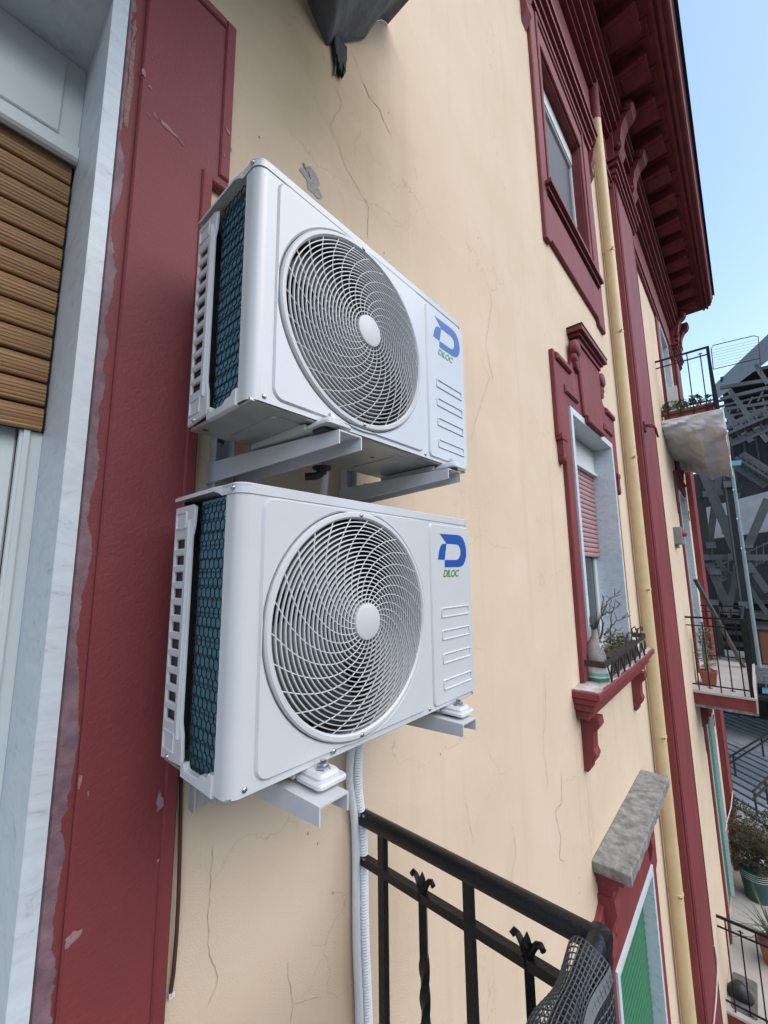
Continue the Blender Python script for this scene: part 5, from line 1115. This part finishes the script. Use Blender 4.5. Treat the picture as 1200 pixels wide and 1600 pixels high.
for a, b, X, w in (((1096, 738), (1150, 868), 22.8, 0.24), ((1104, 735), (1152, 860), 23.2, 0.16), ((1125, 725), (1106, 870), 24.0, 0.26), ((1200, 780), (1166, 860), 23.0, 0.30), ((1166, 860), (1130, 960), 24.5, 0.18),
                   ((1107, 880), (1142, 960), 23.0, 0.28), ((1120, 875), (1165, 930), 24.5, 0.20), ((1168, 880), (1200, 925), 22.6, 0.24), ((1200, 960), (1168, 915), 24.8, 0.18), ((1150, 880), (1140, 965), 24.2, 0.16), ((1152, 770), (1132, 835), 25.5, 0.24), ((1128, 640), (1175, 690), 23.5, 0.20), ((1140, 610), (1200, 690), 25, 0.18), ((1180, 570), (1200, 600), 22.6, 0.14)):
    beam('brace', a, b, X, w, w*0.7)
for a, b, X, w in (((1100, 871), (1200, 871), 22.9, 0.24), ((1110, 950), (1200, 965), 25.0, 0.22), ((1125, 606), (1200, 594), 23.5, 0.16), ((1125, 624), (1200, 606), 25.0, 0.16), ((1128, 640), (1200, 630), 25.0, 0.14)):
    beam('beam', a, b, X, w, w*0.8)
for X, a, b, w in ((21.6, (1134, 682), (1206, 651), 0.70), (23.8, (1150, 716), (1206, 752), 0.55)):   # plate girders with stiffeners
    beam('plate_girder', a, b, X, 0.10, w); p, q = P(*a, 'x', X), P(*b, 'x', X); d = (q-p).normalized(); n_ = Vector((0, -d.z, d.y))
    for s2 in (-1, 1): MB().bar(gp_(p+n_*s2*w/2), gp_(q+n_*s2*w/2), 0.05, 0.26, up=(0, 0, 1)).build('girder_flange', M_STEEL, GS)
    for k in range(6): c_ = p+(q-p)*(k+0.4)/6-Vector((0.07, 0, 0)); MB().bar(gp_(c_-n_*w/2), gp_(c_+n_*w/2), 0.05, 0.05).build('stiffener', M_STEEL, GS)
for px, py, X in ((1105, 772, 23.3), (1122, 770, 24.1), (1139, 757, 21.8), (1111, 852, 23.3), (1168, 852, 22.9), (1118, 893, 22.8), (1172, 890, 22.5), (1163, 945, 21.8), (1115, 942, 22.8), (1146, 870, 22.6)):
    c_ = gp_(P(px, py, 'x', X)); MB().box((c_.x-0.13, c_.y-0.17, c_.z-0.13), (c_.x+0.13, c_.y+0.17, c_.z+0.13)).build('gusset', mat('zinc_gusset', (0.125, 0.14, 0.145), 0.5, var=0.2, vscale=3), GS)
p = P(1104, 812, 'x', 28.5); q = P(1215, 770, 'x', 28.5); mb = MB(); mb.prism([(p.y+1.2, p.z-1.2), (q.y, q.z-1.9), (q.y, q.z+0.2), (p.y+1.2, p.z+0.4)], 28.8, 28.5, mapf=YZ, cham=0.01); o = mb.build('concrete_panel', mat('pale_concrete', (0.34, 0.34, 0.33), 0.85, var=0.15, vscale=1), GS); o.location = (-24, 0, -Z_GR)
M_CORR = mat('grey_roof_sheet', (0.09, 0.094, 0.097), 0.55, var=0.15, vscale=1.5); a, b, c_, d = P(1112, 607, 'x', 31), P(1204, 521, 'x', 21.5), P(1204, 562, 'x', 21.5), P(1116, 628, 'x', 31)
for k in range(7):
    t0, t1 = k/7, (k+0.78)/7; q = [a+(d-a)*t0, b+(c_-b)*t0, b+(c_-b)*t1, a+(d-a)*t1]; q = [gp_(v) for v in q]; up_ = Vector((0, 0, 0.07)); MB().add(q+[v+up_ for v in q], [(0, 1, 2, 3), (4, 7, 6, 5), (0, 4, 5, 1), (1, 5, 6, 2), (2, 6, 7, 3), (3, 7, 4, 0)]).build('roof_sheet', M_CORR, GS)
for k in range(6):                                                # purlins and slats of the stand seen through the lattice
    beam('purlin', (1118, 628+9*k), (1206, 606+10*k), 27.5+0.4*k, 0.10, 0.16)
MB().box((-2.5, -7, -4.0-Z_GR), (1.2, 4, -3.4-Z_GR)).build('platform', M_CONC, GS)
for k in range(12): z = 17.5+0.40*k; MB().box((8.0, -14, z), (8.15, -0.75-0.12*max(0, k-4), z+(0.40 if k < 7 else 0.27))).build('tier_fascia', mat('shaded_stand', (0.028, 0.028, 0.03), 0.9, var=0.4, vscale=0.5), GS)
for k in range(7): y = -1.0-0.55*k; MB().bar((7.9, y, 17.0), (7.9, y, 22.3), 0.10).build('post', M_STEELD, GS)
for k in range(10):                                               # landing stairs inside the frame: stringers and treads
    a0 = P(1124+7.5*k, 905-3.5*k, 'x', 26.5); MB().box((a0.x-24-0.5, a0.y-0.12, a0.z-Z_GR-0.03), (a0.x-24+0.5, a0.y+0.16, a0.z-Z_GR+0.03)).build('stair_tread', M_STEEL, GS)
for dy in (0, 26): beam('stringer', (1118, 912-dy), (1206, 871-dy), 26.0, 0.07, 0.12)
for k in range(8): beam('hanger', (1116+11*k, 880-4.6*k), (1116+11*k, 913-4.6*k), 25.9, 0.035)
for k in range(9): beam('lacing', (1128+(8*k if k % 2 else 8*k), 655-4*k), (1136+8*k, 690-5*k if k % 2 == 0 else 640-4*k), 26.2, 0.07)
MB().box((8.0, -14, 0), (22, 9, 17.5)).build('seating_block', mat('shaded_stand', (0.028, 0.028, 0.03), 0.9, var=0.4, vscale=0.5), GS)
for k in range(9): MB().box((3.6+0.45*k, -9, 5.5+0.55*k), (4.5+0.45*k, 5, 5.65+0.55*k)).build('tier', M_STEELD, GS)
MB().box((4.5, -10, 22.32), (20, -0.9, 22.5)).build('stand_roof', M_STEELD, GS)
# floodlight on a pale green-grey pole
fl = empty('floodlight_pole', (21.65, P(1160, 850, 'x', 21.65).y, -3.4), 'slim pale green-grey pole with a small light blue floodlight', 'lamp'); zt = P(1144, 728, 'x', 21.65).z+3.4
pa, pb_ = P(1145, 735, 'x', 21.65), P(1183, 1040, 'x', 21.65); fo = Vector(fl.location)
MB().tube([(0, 0, 0), (0, 0, zt)], 0.062, 12).build('pole', mat('pale_green_pole', (0.25, 0.33, 0.33), 0.5, var=0.1, vscale=2), fl, smooth=50)
MB().prism([(0.17, zt-0.02), (-0.30, zt-0.02), (-0.33, zt+0.16), (0.12, zt+0.20), (0.40, zt+0.12)], -0.14, 0.14, mapf=YZ, cham=0.02).build('lamp_head', mat('light_blue_housing', (0.20, 0.40, 0.45), 0.4), fl)
for z in (zt-1.0, zt-2.2, zt-3.4): MB().lathe([(0.063, -0.03), (0.072, -0.03), (0.072, 0.03), (0.063, 0.03)], 12, lambda x, y, h: (x, y, z+h)).build('pole_clamp', M_SCREW, fl)
cn = empty('brown_container', (22.6, P(1194, 1010, 'x', 22.6).y-0.5, -3.4), 'reddish brown container at the foot of the steel structure', 'container')
MB().box((-0.4, -0.9, 0), (0.9, 0.72, 1.3)).build('body', mat('rust_red_paint', (0.16, 0.055, 0.03), 0.6, var=0.2, vscale=3), cn); MB().box((-0.42, 0.25, 0.05), (-0.401, 0.60, 1.25)).build('door', mat('orange_brown_door', (0.24, 0.095, 0.05), 0.6), cn); MB().box((-0.45, -0.95, 1.3), (0.95, 0.77, 1.36)).build('lid', M_STEELD, cn)
bt = P(1192, 1078, 'x', 21.1); bs = empty('blue_awning', (21.1, bt.y-0.4, bt.z), 'light blue awning sheet at the right edge', 'awning'); MB().prism([(0.42, -0.05), (-1.0, 0.1), (-1.0, 0.14), (0.42, -0.01)], -0.4, 0.5, mapf=YZ).build('sheet', mat('blue_sheet', (0.10, 0.22, 0.33), 0.5, var=0.2, vscale=4), bs)
for y in (0.3, -0.8): MB().tube([(0.3, y, 0.0), (0.45, y, -3.6-bt.z)], 0.025, 8).build('stay', M_STEEL, bs)
